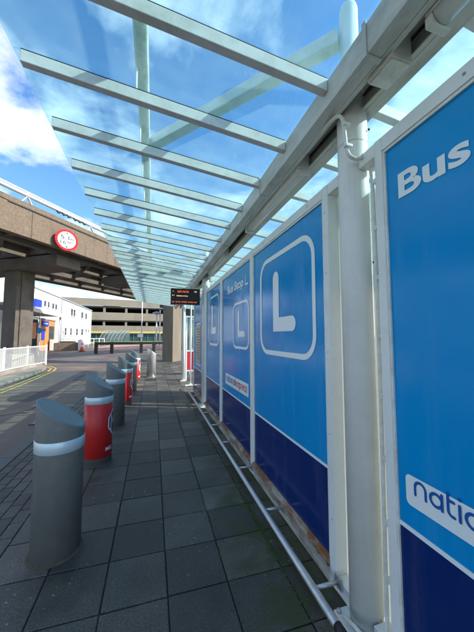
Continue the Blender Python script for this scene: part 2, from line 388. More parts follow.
L.new(mfinal.outputs['Result'], mg.inputs['A']); L.new(mul(msk, .85), mg.inputs['Factor'])
gv = n.new('ShaderNodeTexVoronoi'); gv.inputs['Scale'].default_value = 3.1; gv.inputs['Randomness'].default_value = 1; L.new(tc.outputs['Object'], gv.inputs['Vector'])
gm = n.new('ShaderNodeMix'); gm.data_type = 'RGBA'; gm.inputs['B'].default_value = (.13, .13, .12, 1)
L.new(mg.outputs['Result'], gm.inputs['A']); L.new(mul(mrange(gv.outputs['Distance'], .055, .035), .7), gm.inputs['Factor'])
L.new(gm.outputs['Result'], b.inputs['Base Color'])
rr = n.new('ShaderNodeMapRange'); rr.inputs['From Min'].default_value = .35; rr.inputs['From Max'].default_value = .65; rr.inputs['To Min'].default_value = .42; rr.inputs['To Max'].default_value = .8
L.new(nb.outputs['Fac'], rr.inputs['Value']); L.new(rr.outputs[0], b.inputs['Roughness'])
bu = n.new('ShaderNodeBump'); bu.inputs['Strength'].default_value = .7; bu.inputs['Distance'].default_value = .003
L.new(nz.outputs['Fac'], bu.inputs['Height']); L.new(bu.outputs['Normal'], b.inputs['Normal'])
M['slab'] = sm

def slabs():
    bm = bmesh.new(); col = bm.loops.layers.float_color.new('tone')
    def slab(x0, x1, y0, y1, tone, jit=.0015, gap=.0035, th=.012):
        zs = [random.uniform(-jit, jit) for _ in range(4)]
        g1, g2 = gap * random.uniform(.6, 1.7), gap * random.uniform(.6, 1.7)
        x0 += g1; x1 -= g1; y0 += g2; y1 -= g2; e = .004
        cs = [(x0, y0), (x1, y0), (x1, y1), (x0, y1)]
        ins = [(x0 + e, y0 + e), (x1 - e, y0 + e), (x1 - e, y1 - e), (x0 + e, y1 - e)]
        t = [bm.verts.new((ins[i][0], ins[i][1], zs[i])) for i in range(4)]
        m_ = [bm.verts.new((cs[i][0], cs[i][1], zs[i] - .003)) for i in range(4)]
        lo = [bm.verts.new((cs[i][0], cs[i][1], -th)) for i in range(4)]
        fs = [bm.faces.new(t)]
        for i in range(4):
            j = (i + 1) % 4; fs.append(bm.faces.new([m_[i], m_[j], t[j], t[i]])); fs.append(bm.faces.new([lo[i], lo[j], m_[j], m_[i]]))
        for f in fs:
            for l in f.loops: l[col] = (*tone, 1)
    y = 1.77 - .365 * 12
    while y < 24:
        for k in range(-3, 6):
            t = random.choice([.040, .048, .053, .058, .064, .082]) * random.uniform(.9, 1.1)
            t *= 1.03; tone = (t * 1.15, t * 1.08, t * .86)
            if random.random() < .2: tone = (t * 1.22, t * 1.10, t * .82)
            slab(.11 + .36 * k, .11 + .36 * (k + 1), y, y + .365, tone)
        for k in range(6):    # dark setts between slabs and kerb
            for hh in range(2):
                t = random.uniform(.040, .075)
                slab(-1.6 + .105 * k, -1.6 + .105 * (k + 1), y + hh * .1825 + (.09 if k % 2 else 0), y + (hh + 1) * .1825 + (.09 if k % 2 else 0), (t * 1.14, t * 1.05, t * .86), gap=.003)
        y += .365
    bmesh.ops.recalc_face_normals(bm, faces=bm.faces[:])
    me = bpy.data.meshes.new('pavement'); bm.to_mesh(me); bm.free(); me.materials.append(sm)
    o = bpy.data.objects.new('pavement', me); C.objects.link(o); return struct(o)
slabs()
struct(MB().box(-1.6, 14, -20, 24, -.12, -.009).build('pavement_bed', 'joint_dirt'))
kb = MB(); y = -4.0
while y < 24:
    kb.box(-1.77, -1.61, y + .003, y + .91, -.12, .004, .012); y += .915
struct(kb.build('kerb', 'kerbstone'))
# moss growing in the joints and along the foot of the wall
def moss():
    bm = bmesh.new()
    for i in range(1500):
        if random.random() < .35:
            y = random.gauss(2.1, .3); x = .828 + random.gauss(0, .012)
        else:
            y = random.uniform(.8, 6.5); x = random.choice([.835, .835, .47, .99]) + random.gauss(0, .02)
        r_ = random.uniform(.003, .009)
        z = .0015
        k = random.randint(4, 6); a0 = random.random() * 6
        vs = [bm.verts.new((x + r_ * math.cos(a0 + 2 * PI * j / k) * random.uniform(.6, 1.2), y + r_ * math.sin(a0 + 2 * PI * j / k) * random.uniform(.6, 1.2), z)) for j in range(k)]
        top = bm.verts.new((x, y, z + r_ * .6))
        for j in range(k): bm.faces.new([vs[j], vs[(j + 1) % k], top])
    me = bpy.data.meshes.new('moss'); bm.to_mesh(me); bm.free(); me.materials.append(M['moss'])
    o = bpy.data.objects.new('moss', me); C.objects.link(o)
    stuff(o, 'green moss on the slabs along the foot of the blue panels', 'moss')
moss()

# traffic island / footway on the far side with double yellow lines
isl = MB()
pts = [(-4.45, 6.0), (-4.5, 10.4), (-4.6, 12.6), (-4.75, 14.7), (-5.0, 15.9), (-5.6, 17.0), (-7.0, 18.2), (-12.0, 18.6), (-12.0, -20), (-4.4, -20)]
bmv = isl.bm; lo = [bmv.verts.new((x, y_, -.12)) for x, y_ in pts]; hi = [bmv.verts.new((x, y_, 0.02)) for x, y_ in pts]
for i in range(len(pts)):
    j = (i + 1) % len(pts); bmv.faces.new([lo[i], lo[j], hi[j], hi[i]])
bmv.faces.new(hi)
M['footway'] = ground_mat('footway', (.25, .22, .18), .3, (.36, .32, .26), .7, 2)
struct(isl.build('far_pavement', 'footway'))
def ribbon3(pts, w, off, z):
    P2 = []
    P = [Vector(p) for p in pts]
    V = []
    for i, p in enumerate(P):
        d = (P[min(i + 1, len(P) - 1)] - P[max(i - 1, 0)]).normalized(); nn = Vector((d.y, -d.x))
        V.append((p + nn * (off - w / 2), p + nn * (off + w / 2)))
    mb = MB()
    for i in range(len(V) - 1):
        mb.poly([(*V[i][0], z), (*V[i][1], z), (*V[i + 1][1], z), (*V[i + 1][0], z)])
    return mb
kp = [(-4.4, -20), (-4.43, 0), (-4.45, 6.0), (-4.48, 8.5), (-4.5, 10.4), (-4.6, 12.6), (-4.75, 14.7), (-5.0, 15.9), (-5.6, 17.0), (-6.3, 17.7)]
a_ = ribbon3(kp, .08, .22, ROADZ + .005); b_ = ribbon3(kp, .08, .42, ROADZ + .005)
struct(a_.build('road_marking', 'yellow_line')); struct(b_.build('road_marking', 'yellow_line'))
M['tar'] = ground_mat('tar', (.05, .045, .04), .4, (.075, .065, .055), .5)
pa = MB()
for cx_, cy_, w_, h_ in ((-3.1, 8.9, .9, 1.6), (-2.5, 12.5, .7, 3.0), (-3.4, 5.6, .8, .9)):
    P_ = [(cx_ + w_ / 2 * math.cos(a_ * PI / 8) * random.uniform(.8, 1.1), cy_ + h_ / 2 * math.sin(a_ * PI / 8) * random.uniform(.8, 1.1), ROADZ + .004) for a_ in range(16)]
    pa.poly(P_)
struct(pa.build('road_patch', 'tar'))
ck = MB()
for x0_, y0_, x1_, y1_ in ((-4.0, 6.2, -1.9, 7.4), (-3.6, 9.6, -1.85, 9.1), (-2.6, 7.0, -2.2, 12.0)):
    P_ = [Vector((x0_ + (x1_ - x0_) * t_ / 12 + random.uniform(-.05, .05), y0_ + (y1_ - y0_) * t_ / 12 + random.uniform(-.05, .05))) for t_ in range(13)]
    for q_ in range(12):
        d_ = (P_[q_ + 1] - P_[q_]).normalized(); nn_ = Vector((-d_.y, d_.x)) * random.uniform(.006, .014)
        ck.poly([(*(P_[q_] - nn_), ROADZ + .008), (*(P_[q_ + 1] - nn_), ROADZ + .008), (*(P_[q_ + 1] + nn_), ROADZ + .008), (*(P_[q_] + nn_), ROADZ + .008)])
struct(ck.build('road_crack', 'tar'))
dc = MB().box(-2.12, -1.80, 6.0, 6.42, ROADZ + .001, ROADZ + .010).build('drain_grate', 'black_rubber')
for k in range(7): MB().box(-2.10, -1.82, 6.03 + k * .055, 6.055 + k * .055, ROADZ + .0105, ROADZ + .018).build('bar', 'roof_grey', dc)
tag(dc, 'small iron drain grate in the road gutter beside the kerb', 'drain')
wm = MB()
for k in range(3):
    wm.box(-4.2 + k * 1.3, -3.5 + k * 1.3, 20 + k * 1.1, 20.12 + k * 1.1, ROADZ + .001, ROADZ + .006)
M['worn_white'] = mat('worn_white', (.5, .48, .44), .8, var=.2, scale=10, dirt=(.1, .09, .08), dirt_amt=.9, dirt_scale=5)
struct(wm.build('road_marking', 'worn_white'))
# grass verge in front of the car park
struct(MB().box(-60, 40, 62, 72, -.12, .25).build('grass_verge', 'grass'))
M['brick_paving'] = mat('brick_paving', (.38, .22, .16), .9, var=.25, scale=4)
struct(MB().box(-7.5, 30, 33, 60, -.12, -.06).build('forecourt', 'brick_paving'))

# ------------------------------------------------------------------ BOLLARDS
E1 = Vector((1, -.02, 0)).normalized()
def bollard_local(parent, red, steel=False, R=.155):
    seg = 48
    def ztop(x, y, base=.94, k=.68): return base - k * (x * E1.x + y * E1.y)
    def shell(zlo, zhi, r, slant=False):
        mb = MB(); bm = mb.bm
        ring0 = [bm.verts.new((r * math.cos(2 * PI * k / seg), r * math.sin(2 * PI * k / seg), zlo)) for k in range(seg)]
        ring1 = [bm.verts.new((v.co.x, v.co.y, ztop(v.co.x, v.co.y) if slant else zhi)) for v in ring0]
        for k in range(seg):
            f = bm.faces.new([ring0[k], ring0[(k + 1) % seg], ring1[(k + 1) % seg], ring1[k]]); f.smooth = True
        bm.faces.new(ring1) if not slant else None
        bm.faces.new(list(reversed(ring0)))
        return mb
    bodym = 'bollard_steel' if steel else 'grey_plastic'
    shell(0, 0, R, True).build('body', bodym, parent)
    # cap: rolled rim and a dished sloping lid
    mb = MB(); bm = mb.bm; rings = []
    for rr, dz in ((R + .0006, -.004), (R + .001, .004), (R - .004, .010), (R - .012, .0115), (R - .02, .008), (R * .5, .010), (.02, .012)):
        rings.append([bm.verts.new((rr * math.cos(2 * PI * k / seg), rr * math.sin(2 * PI * k / seg),
                     ztop(rr * math.cos(2 * PI * k / seg), rr * math.sin(2 * PI * k / seg)) + dz)) for k in range(seg)])
    for i in range(len(rings) - 1):
        for k in range(seg):
            f = bm.faces.new([rings[i][k], rings[i][(k + 1) % seg], rings[i + 1][(k + 1) % seg], rings[i + 1][k]]); f.smooth = True
    bm.faces.new(rings[-1])
    mb.build('lid', 'bollard_steel' if steel else 'cap_plastic', parent)
    if not steel:
        bz = MB().lathe([(R + .0005, .70), (R + .003, .703), (R + .003, .777), (R + .0005, .78)], 48, cap=False)
        bz.build('reflective_band', 'reflector', parent)
    MB().lathe([(R + .0005, .0), (R + .018, .0), (R + .014, .004), (R + .007, .006), (R + .0005, .010)], 40, cap=False).build('base_ring', 'mortar' if not steel else 'steel', parent)
    if red:
        w = MB().lathe([(R + .0005, .085), (R + .002, .086), (R + .002, .697), (R + .0005, .698)], 48, cap=False).build('wrap', 'red_wrap', parent)
        def on_cyl(a0, rr):
            def fn(x, y): a = a0 + x / rr; return (rr * math.cos(a), rr * math.sin(a), y)
            return fn
        for a0 in (math.radians(7), math.radians(162)):
            oc = [(.135 * math.cos(math.radians(22.5 + 45 * k)), .47 + .15 * math.sin(math.radians(22.5 + 45 * k))) for k in range(8)]
            def dense(pts):
                o_ = []
                for i in range(len(pts)):
                    p, q = pts[i], pts[(i + 1) % len(pts)]
                    for t in range(5): o_.append((p[0] + (q[0] - p[0]) * t / 5, p[1] + (q[1] - p[1]) * t / 5))
                return o_
            # dark octagon built as vertical strips so that it follows the curve
            N = 18; vs = []; fs = []
            for k in range(N + 1):
                x = -.122 + .244 * k / N; h = .136 - max(0, abs(x) - .052) * 1.15
                vs += [(x, .47 - h, 0), (x, .47 + h, 0)]
                if k: fs.append((2 * k - 2, 2 * k, 2 * k + 1, 2 * k - 1))
            flat_obj('emblem_ground', vs, fs, on_cyl(a0, R + .0035), 'emblem_dark', w)
            v, f = stroke(dense(oc), .016, close=True)
            flat_obj('emblem_border', v, f, on_cyl(a0, R + .0050), 'vinyl_white', w)
            mm = [stroke([(-.085, .385), (-.085, .55), (-.048, .46), (-.010, .55), (-.010, .385)], .018),
                  stroke([(.085, .53), (.062, .55), (.038, .545), (.022, .50), (.022, .43), (.040, .39), (.085, .39), (.085, .46), (.06, .46)], .018)]
            v, f = merge(mm); flat_obj('emblem_letters', v, f, on_cyl(a0, R + .0062), 'vinyl_white', w)
            v, f = text_verts('MG', .08, .001); v = fit(v, -.155, -.055, .155, .20) ; flat_obj('lettering', v, f, on_cyl(a0, R + .0035), 'vinyl_white', w)
def dup_tree(root, loc, label=None, rz=0):
    r_ = root.copy(); C.objects.link(r_); r_.location = loc; r_.rotation_euler.z = rz
    if label: r_['label'] = label
    for ch in list(root.children):
        c = ch.copy(); C.objects.link(c); c.parent = r_
        for g_ in ch.children:
            d = g_.copy(); C.objects.link(d); d.parent = c
    return r_
GB = 'bollards along the pavement edge'
bg_ = thing('bollard', 'large plain grey bollard with sloping lid nearest the viewer at bottom left', 'bollard', (-.63, 2.36, 0), GB, True)
bollard_local(bg_, False)
br_ = thing('bollard', 'red wrapped bollard with octagonal emblem right behind the nearest grey bollard', 'bollard', (-.615, 3.8, 0), GB, True)
bollard_local(br_, True)
dup_tree(bg_, (-.60, 5.24, 0), 'plain grey bollard standing between the two nearer red wrapped bollards')
dup_tree(br_, (-.585, 6.74, 0), 'second red wrapped bollard, half hidden behind a grey bollard')
dup_tree(bg_, (-.57, 8.3, 0), 'grey bollard with sunlit lid, farthest grey one in the row')
dup_tree(br_, (-.55, 9.9, 0), 'farthest red wrapped bollard at the end of the row in sunlight')
bs_ = thing('bollard', 'bright stainless steel bollard standing alone right of the row', 'bollard', (-.05, 10.9, 0), GB, True)
bollard_local(bs_, False, True, R=.16)

# ------------------------------------------------------------------ CANOPY
BY0, BSP = 1.25, .508
SL = .126
def roofz(x): return 3.10 - (x + .745) * SL       # top of the beams
YEND = 13.2
cn = thing('bus_stop_canopy', 'long glass bus stop canopy with white steel beams and pipe column over the pavement', 'canopy', (1.075, 1.3, 0))
nb_ = list(range(-7, 24))
for i in nb_:
    y = BY0 + BSP * i
    mb = MB(); w = .023
    x0, x1, x2, x3 = -.745, .878, 1.197, 2.35
    for xa, xb in ((x0, x1), (x2, x3)):
        h0 = .070
        mb.hexa([(xa, y - w, roofz(xa) - h0), (xb, y - w, roofz(xb) - h0), (xb, y + w, roofz(xb) - h0), (xa, y + w, roofz(xa) - h0),
                 (xa, y - w, roofz(xa)), (xb, y - w, roofz(xb)), (xb, y + w, roofz(xb)), (xa, y + w, roofz(xa))], .004)
    beam = mb.build('beam', 'beam_paint', cn)
    mb = MB()
    mb.hexa([(x0, y - w + .003, roofz(x0) + .001), (x1, y - w + .003, roofz(x1) + .001), (x1, y + w - .003, roofz(x1) + .001), (x0, y + w - .003, roofz(x0) + .001),
             (x0, y - w + .003, roofz(x0) + .008), (x1, y - w + .003, roofz(x1) + .008), (x1, y + w - .003, roofz(x1) + .008), (x0, y + w - .003, roofz(x0) + .008)])
    mb.build('gasket', 'gasket', beam)
    # hanger rod up to the tube
    if i < 12:
        MB().tube([(-.135, y + .005, roofz(-.1) - .02), (-.135, y + .005, 3.20)], .006, 8).build('hanger', 'white_paint', beam)
for i in nb_[:-1]:
    y0 = BY0 + BSP * i + .003; y1 = BY0 + BSP * (i + 1) - .003
    mb = MB()
    for xa, xb in ((-.79, .95), (1.15, 2.40)):
        mb.hexa([(xa, y0, roofz(xa) + .0095), (xb, y0, roofz(xb) + .0095), (xb, y1, roofz(xb) + .0095), (xa, y1, roofz(xa) + .0095),
                 (xa, y0, roofz(xa) + .0195), (xb, y0, roofz(xb) + .0195), (xb, y1, roofz(xb) + .0195), (xa, y1, roofz(xa) + .0195)])
    mb.build('glass_pane', 'roof_glass', cn)
# longitudinal channel the beams land on
Y0g, Y1g = -2.4, 13.0
gt = MB()
gt.box(.88, .955, Y0g, Y1g, 2.745, 2.893, .006)
gt.box(.957, 1.119, Y0g, Y1g, 2.872, 2.886)
gt.box(1.121, 1.195, Y0g, Y1g, 2.765, 2.874, .006)
gutter = gt.build('channel_beam', 'gutter_paint', cn)
fl = MB(); fl.box(.957, .985, Y0g, Y1g, 2.747, 2.756); fl.box(1.095, 1.1195, Y0g, Y1g, 2.768, 2.776)
fl.build('flange_lip', 'gutter_paint', gutter)
# joint plates and bolts on the channel
for y in (.95, 2.25, 3.7, 5.2, 6.6, 8.2, 9.7):
    jp = MB(); jp.box(.8735, .8795, y - .012, y + .012, 2.742, 2.905)
    jp.box(.8735, .96, y - .012, y + .012, 2.736, 2.743)
    jp.build('joint_plate', 'gutter_paint', gutter)
# above-roof tube and struts
MB().tube([(-.105, -2.2, 3.235), (-.105, 13, 3.235)], .042, 18).build('roof_tube', 'tube_paint', cn)
def column(y, first, x=1.087, r=.082, top=3.49):
    c = MB().lathe([(r, .015), (r, 2.60), (r, 2.90), (.052, 2.91), (.052, top - .04), (.046, top - .015), (.03, top)], 40, x, y).build('column', 'white_paint', cn)
    MB().lathe([(r + .0015, 2.585), (r + .0015, 2.588)], 40, x, y, cap=False).build('weld_seam', 'recess_paint', c)
    MB().box(x - r - .035, x + r + .035, y - r - .035, y + r + .035, .002, .014, .003).build('base_plate', 'white_paint', c)
    bl = MB()
    for sx in (-1, 1):
        for sy in (-1, 1):
            bl.lathe([(.012, 0), (.012, .014), (.007, .018)], 6, x + sx * (r + .015), y + sy * (r + .015), .014)
    bl.build('bolt', 'steel', c)
    if first: MB().lathe([(.004, 0), (.004, .003)], 8).bm.free()
    for sgn in (1,):
        st = MB(); st.bar((x - .04, y + sgn * .04, 3.30), (-.07, y + sgn * 1.27, 3.235), .085, .085, .006)
        st.build('strut', 'beam_paint', cn)
column(1.3, True)
column(6.05, False)
c3 = MB().lathe([(.05, .02), (.05, 3.0)], 24, .985, 9.62).build('column', 'white_paint', cn)
MB().box(.89, 1.06, 9.53, 9.71, .002, .02).build('base_plate', 'white_paint', c3)
# screws on the near column
sc = MB()
for z in (2.66, 1.9): sc.tube([(1.075 + .06, 1.3 - .073, z), (1.075 + .066, 1.3 - .080, z)], .006, 8)
sc.build('screw', 'gasket', cn)

# conduit and light fittings in the channel recess
cd = thing('electrical_conduit', 'white conduit pipe looping around the near pipe column then down to the ground', 'conduit', (1.09, 1.17, 0))
def smooth(pts, it=2):
    for _ in range(it):
        q = [pts[0]]
        for i in range(len(pts) - 1):
            a, b_ = Vector(pts[i]), Vector(pts[i + 1]); q += [tuple(a.lerp(b_, .25)), tuple(a.lerp(b_, .75))]
        q.append(pts[-1]); pts = q
    return pts
MB().tube(smooth([(.99, 3.3, 2.79), (.985, 1.9, 2.79), (.955, 1.36, 2.745), (.945, 1.20, 2.70), (.955, 1.195, 2.55), (.962, 1.19, 2.45), (1.03, 1.185, 2.435), (1.075, 1.185, 2.485), (1.107, 1.185, 2.44), (1.112, 1.18, 2.2), (1.105, 1.17, 1.2), (1.095, 1.17, .35), (1.085, 1.16, .1), (1.03, 1.14, .05)]), .010, 12).build('pipe', 'conduit', cd)
MB().tube(smooth([(1.135, 1.16, 2.35), (1.135, 1.16, 1.6), (1.13, 1.16, .6), (1.12, 1.15, .06)]), .008, 10).build('pipe', 'conduit', cd)
for z in (2.31, 2.06, 1.8, 1.5, 1.2, .9, .6, .34):
    MB().box(1.09, 1.15, 1.140, 1.162, z - .012, z + .012, .003).build('saddle_clip', 'conduit', cd)
for q in ((.958, 1.188, 2.62), (.962, 1.183, 2.50)):
    MB().box(q[0] - .02, q[0] + .02, q[1] - .012, q[1] + .012, q[2] - .008, q[2] + .008, .003).build('saddle_clip', 'conduit', cd)
jb = thing('junction_box', 'rectangular white junction box under the roof channel close to the near column', 'junction box', (1.05, .96, 2.75))
MB().box(.975, 1.09, .90, 1.045, 2.722, 2.870, .006).build('box', 'gutter_paint', jb)
MB().box(.982, 1.083, .907, 1.038, 2.714, 2.721, .002).build('cover', 'conduit', jb)
cc = thing('cable_trunking', 'pair of pipes running along inside the roof channel', 'pipe', (1.05, 1.0, 2.8))
MB().tube([(1.005, -2.3, 2.855), (1.005, .89, 2.855)], .016, 12).build('pipe', 'conduit', cc)
MB().tube([(.985, 1.05, 2.857), (.985, 12.6, 2.857)], .012, 12).build('pipe', 'conduit', cc)
MB().tube([(1.03, 1.05, 2.84), (1.03, 1.2, 2.84)], .012, 12).build('pipe', 'conduit', cc)
MB().tube([(1.109, .3, 2.855), (1.109, 12.4, 2.855)], .009, 10).build('pipe', 'gasket', cc)
for y in (-.2, .75, 1.7, 2.7, 3.9, 5.0, 6.4, 7.8, 9.2):
    MB().box(.966, 1.03, y - .012, y + .012, 2.838, 2.871, .003).build('clip', 'conduit', cc)
def striplight(y0, y1, label, x=1.045):
    t = thing('strip_light', label, 'light fitting', (x, (y0 + y1) / 2, 2.8), 'strip lights in the roof channel')
    MB().box(x - .055, x + .055, y0, y1, 2.742, 2.865, .008).build('housing', 'gutter_paint', t)
    mb = MB(); bm = mb.bm; seg = 10; R_ = .045; rings = []
    for y in (y0 + .03, y1 - .03):
        rings.append([bm.verts.new((x + R_ * math.cos(PI + PI * k / seg), y, 2.741 + .04 * math.sin(PI + PI * k / seg))) for k in range(seg + 1)])
    for k in range(seg):
        f = bm.faces.new([rings[0][k], rings[0][k + 1], rings[1][k + 1], rings[1][k]]); f.smooth = True
    bm.faces.new(rings[0]); bm.faces.new(list(reversed(rings[1])))
    mb.build('lens', 'lens', t)
    for y in (y0 + .012, y1 - .012):
        MB().box(x - .05, x + .05, y - .015, y + .015, 2.694, 2.7405, .006).build('end_cap', 'gutter_paint', t)
striplight(.05, .76, 'strip light in the channel above the near blue panel at the top right corner')
striplight(1.78, 3.02, 'strip light in the channel just beyond the near column above the large letter panel')
striplight(4.1, 5.35, 'strip light in the channel halfway along, above the narrower middle panels')
striplight(7.0, 8.3, 'farthest strip light in the channel beyond the second column')
sp_ = thing('camera_unit', 'small white security camera box hanging below the channel near the display', 'camera', (1.1, 5.55, 2.7))
MB().box(1.07, 1.13, 5.5, 5.62, 2.60, 2.70, .01).build('body', 'vinyl_white', sp_)
MB().tube([(1.1, 5.56, 2.70), (1.1, 5.56, 2.87)], .012, 8).build('bracket', 'conduit', sp_)

# ------------------------------------------------------------------ BLUE PANEL WALL
XF, XB, XE = 1.050, 1.066, 1.150
def onpanel(depth=0.0):
    return lambda x, z: (XB - .003 - depth, -x, z)      # x runs to the right as seen from the pavement
GP = 'blue bus stop panels along the pavement'
def wall_panel(ya, yb, label, kind, na=.06, nb=.06):
    """ya < yb; ya is the end nearer the viewer. na / nb frame widths"""
    t = thing('advertising_hoarding', label, 'hoarding', (XF, ya, 0), GP)
    board = MB().box(XB, XE - .02, ya + na - .004, yb - nb + .004, .69, 2.405).build('upper_board', 'panel_blue', t)
    MB().box(XB, XE - .02, ya + na - .004, yb - nb + .004, .155, .670).build('lower_board', 'panel_navy', t)
    MB().box(XB - .002, XE - .02, ya + na - .004, yb - nb + .004, .6705, .6895).build('stripe', 'vinyl_white', t)
    fr = MB()
    fr.box(XF, XE, ya, ya + na, .02, 2.475, .004)
    fr.box(XF, XE, yb - nb, yb, .02, 2.475, .004)
    fr.box(XF + .001, XE - .001, ya + na + .0005, yb - nb - .0005, 2.405, 2.474, .003)
    f = fr.build('frame', 'white_paint', t)
    bd = MB(); bd.box(XF + .006, XB - .001, ya + na + .0005, ya + na + .012, .165, 2.404); bd.box(XF + .006, XB - .001, yb - nb - .012, yb - nb - .0005, .165, 2.404)
    bd.box(XF + .006, XB - .001, ya + na + .0125, yb - nb - .0125, 2.390, 2.404)
    bd.build('glazing_bead', 'conduit', f)
    sv = MB()
    y = ya + .25
    while y < yb - .1:
        sv.tube([(XF - .002, y, 2.44), (XF + .006, y, 2.44)], .006, 8); y += .42
    for z in (.4, .9, 1.4, 1.9, 2.3): sv.tube([(XF - .002, ya + na / 2, z), (XF + .006, ya + na / 2, z)], .005, 8)
    sv.build('screw', 'recess_paint', f)
    # rusty sill and painted kerb plate below
    s_ = MB(); bm = s_.bm; N = max(8, int((yb - ya) / .03)); rows = []
    for k in range(N + 1):
        y = ya + na + .001 + (yb - ya - na - nb - .002) * k / N; j = random.uniform(-.004, .004); j2 = random.uniform(-.003, .003)
        rows.append([bm.verts.new(p) for p in ((XB - .0005, y, .163 + j2), (XF - .012, y, .152 + j2), (XF - .018 + j * .5, y, .135 + j), (XF - .012 + j, y, .118 + j), (XF + .003, y, .112))])
    for k in range(N):
        for q in range(4): bm.faces.new([rows[k][q], rows[k + 1][q], rows[k + 1][q + 1], rows[k][q + 1]])
    s_.build('sill', 'rust', t, recalc=False)
    MB().box(XF + .002, XE - .01, ya + na + .001, yb - nb - .001, .012, .118, .003).build('kerb_plate', 'base_paint', t)
    # artwork
    yl, yr = yb - nb, ya + na      # left / right edge as seen
    if kind in ('L', 'L3'):
        if kind == 'L': bx0, bx1, sx0, sx1, fx = -2.70, -1.70, -2.395, -2.27, -1.965
        else: bx0, bx1, sx0, sx1, fx = -5.53, -4.66, -5.29, -5.17, -4.88
        v, f_ = stroke(rrect(bx0, bx1, 1.345, 2.235, .16), .043, close=True)
        flat_obj('sign_border', v, f_, onpanel(), 'vinyl_white', board)
        c = (sx0 + sx1) / 2; w = sx1 - sx0
        v, f_ = stroke([(c, 2.09 - w / 2), (c, 1.54 + w / 2), (fx - w / 2, 1.54 + w / 2)], w)
        flat_obj('letter', v, f_, onpanel(), 'vinyl_white', board)
    elif kind == 'S':
        o = 0.0 if yl > 2 else 3.092
        v, f_ = text_verts('Bus Stop', .17, .0045); v = fit(v, -4.07, -3.295, 2.09, 2.242)
        v = [(a + o, b_, 0) for a, b_, c in v]; flat_obj('lettering', v, f_, onpanel(), 'vinyl_white', board)
        v, f_ = stroke([(-3.215 + o, 2.233), (-3.215 + o, 2.128), (-3.125 + o, 2.128)], .022)
        flat_obj('lettering', v, f_, onpanel(), 'vinyl_white', board)
        v, f_ = stroke(rrect(-3.755 + o, -3.095 + o, 1.35, 1.93, .11), .032, close=True)
        flat_obj('sign_border', v, f_, onpanel(), 'vinyl_white', board)
        v, f_ = stroke([(-3.50 + o, 1.795), (-3.50 + o, 1.525), (-3.275 + o, 1.525)], .07)
        flat_obj('letter', v, f_, onpanel(), 'vinyl_white', board)
        po = o if yl > 2 else 3.182
        x0, x1 = -4.185 + po, -3.105 + po
        pl = rrect(x0, x1, .79 if yl > 2 else .782, .945 if yl > 2 else .908, .022); 
        lp = flat_obj('logo_plate', [(a, b_, 0) for a, b_ in pl], [tuple(range(len(pl)))], onpanel(), 'vinyl_white', board)
        parts, wd = rounded_word('nationalexpress'); sc_ = (x1 - x0 - .10) / wd if yl > 2 else .0565; k = 0
        # split after "national" by x position
        nat, nw = rounded_word('national'); 
        for word_parts, mname, dx in ((nat, 'vinyl_blue', 0), (rounded_word('express')[0], 'vinyl_red', nw + .36)):
            V, F = [], []; kk = 0
            for vs, fs in word_parts:
                b0 = len(V); kk += 1
                V += [(x0 + .046 + (a + dx) * sc_, .838 + b_ * sc_, 0) for a, b_, c in vs]; F += [tuple(i + b0 for i in ff) for ff in fs]
            # alternate heights of overlapping strokes by a hair so that faces never coincide
            me = bpy.data.meshes.new('logo_word'); VV = []; 
            off = Vector(t.location); idx = 0
            for si, (vs, fs) in enumerate(word_parts):
                for q in vs:
                    a, b_ = V[idx][0], V[idx][1]; idx += 1
                    VV.append((XB - .0045 - .0006 * (si % 3) - off.x, -a - off.y, b_ - off.z))
            me.from_pydata(VV, [], F); me.materials.append(M[mname])
            ob = bpy.data.objects.new('logo_word', me); C.objects.link(ob); ob.parent = t
    elif kind == 'P':
        v, f_ = stroke(rrect(-7.30, -6.56, .80, 1.80, .05), .03, close=True); flat_obj('sign_border', v, f_, onpanel(), 'vinyl_white', board)
        p = MB().box(XB - .012, XB - .001, 6.60, 7.26, .84, 1.76, .003).build('poster', 'poster', t)
        tl = MB()
        for k in range(12): tl.box(XB - .0135, XB - .0125, 6.66, 7.2 - .1 * (k % 3), 1.66 - k * .065, 1.68 - k * .065)
        tl.build('timetable_lines', 'black_paint', p)
    return t
wall_panel(-.42, 1.10, 'nearest blue panel at the right edge reading Bus Stop with national logo', 'S', .06, .046)
wall_panel(1.50, 2.945, 'blue panel with one big white letter L just beyond the near column', 'L', .06, .03)
wall_panel(2.946, 4.455, 'blue panel reading Bus Stop L with small letter box and red and blue logo', 'S', .07, .06)
wall_panel(4.456, 5.86, 'narrow looking blue panel with big letter L right before the second column', 'L3', .075, .06)
wall_panel(6.28, 7.70, 'farthest blue panel with a framed timetable poster beyond the second column', 'P', .06, .09)

tm = bpy.data.materials.new('opal_sheet'); tm.use_nodes = True; nt = tm.node_tree; n = nt.nodes; L = nt.links
tl = n.new('ShaderNodeBsdfTranslucent'); tl.inputs['Color'].default_value = (.72, .73, .68, 1); ms = n.new('ShaderNodeMixShader'); ms.inputs[0].default_value = .5
n['Principled BSDF'].inputs['Base Color'].default_value = (.7, .7, .64, 1)
L.new(n['Principled BSDF'].outputs[0], ms.inputs[1]); L.new(tl.outputs[0], ms.inputs[2]); L.new(ms.outputs[0], n['Material Output'].inputs['Surface']); M['opal_sheet'] = tm
oi = thing('opal_infill_strip', 'pale opal sheet closing the slot between the big letter panel and near column', 'infill strip', (1.12, 1.45, .1))
MB().box(1.125, 1.131, 1.36, 1.499, .02, 2.40).build('sheet', 'opal_sheet', oi)
MB().box(1.052, 1.148, 1.376, 1.4995, 2.405, 2.473, .003).build('top_rail', 'white_paint', oi)
MB().box(1.052, 1.148, 1.376, 1.4995, .02, .10, .003).build('bottom_rail', 'white_paint', oi)
oj = thing('opal_infill_strip', 'pale opal sheet behind the conduits between near column and nearest blue panel', 'infill strip', (1.14, 1.15, .1))
MB().box(1.140, 1.146, 1.101, 1.235, .02, 2.30).build('sheet', 'opal_sheet', oj)
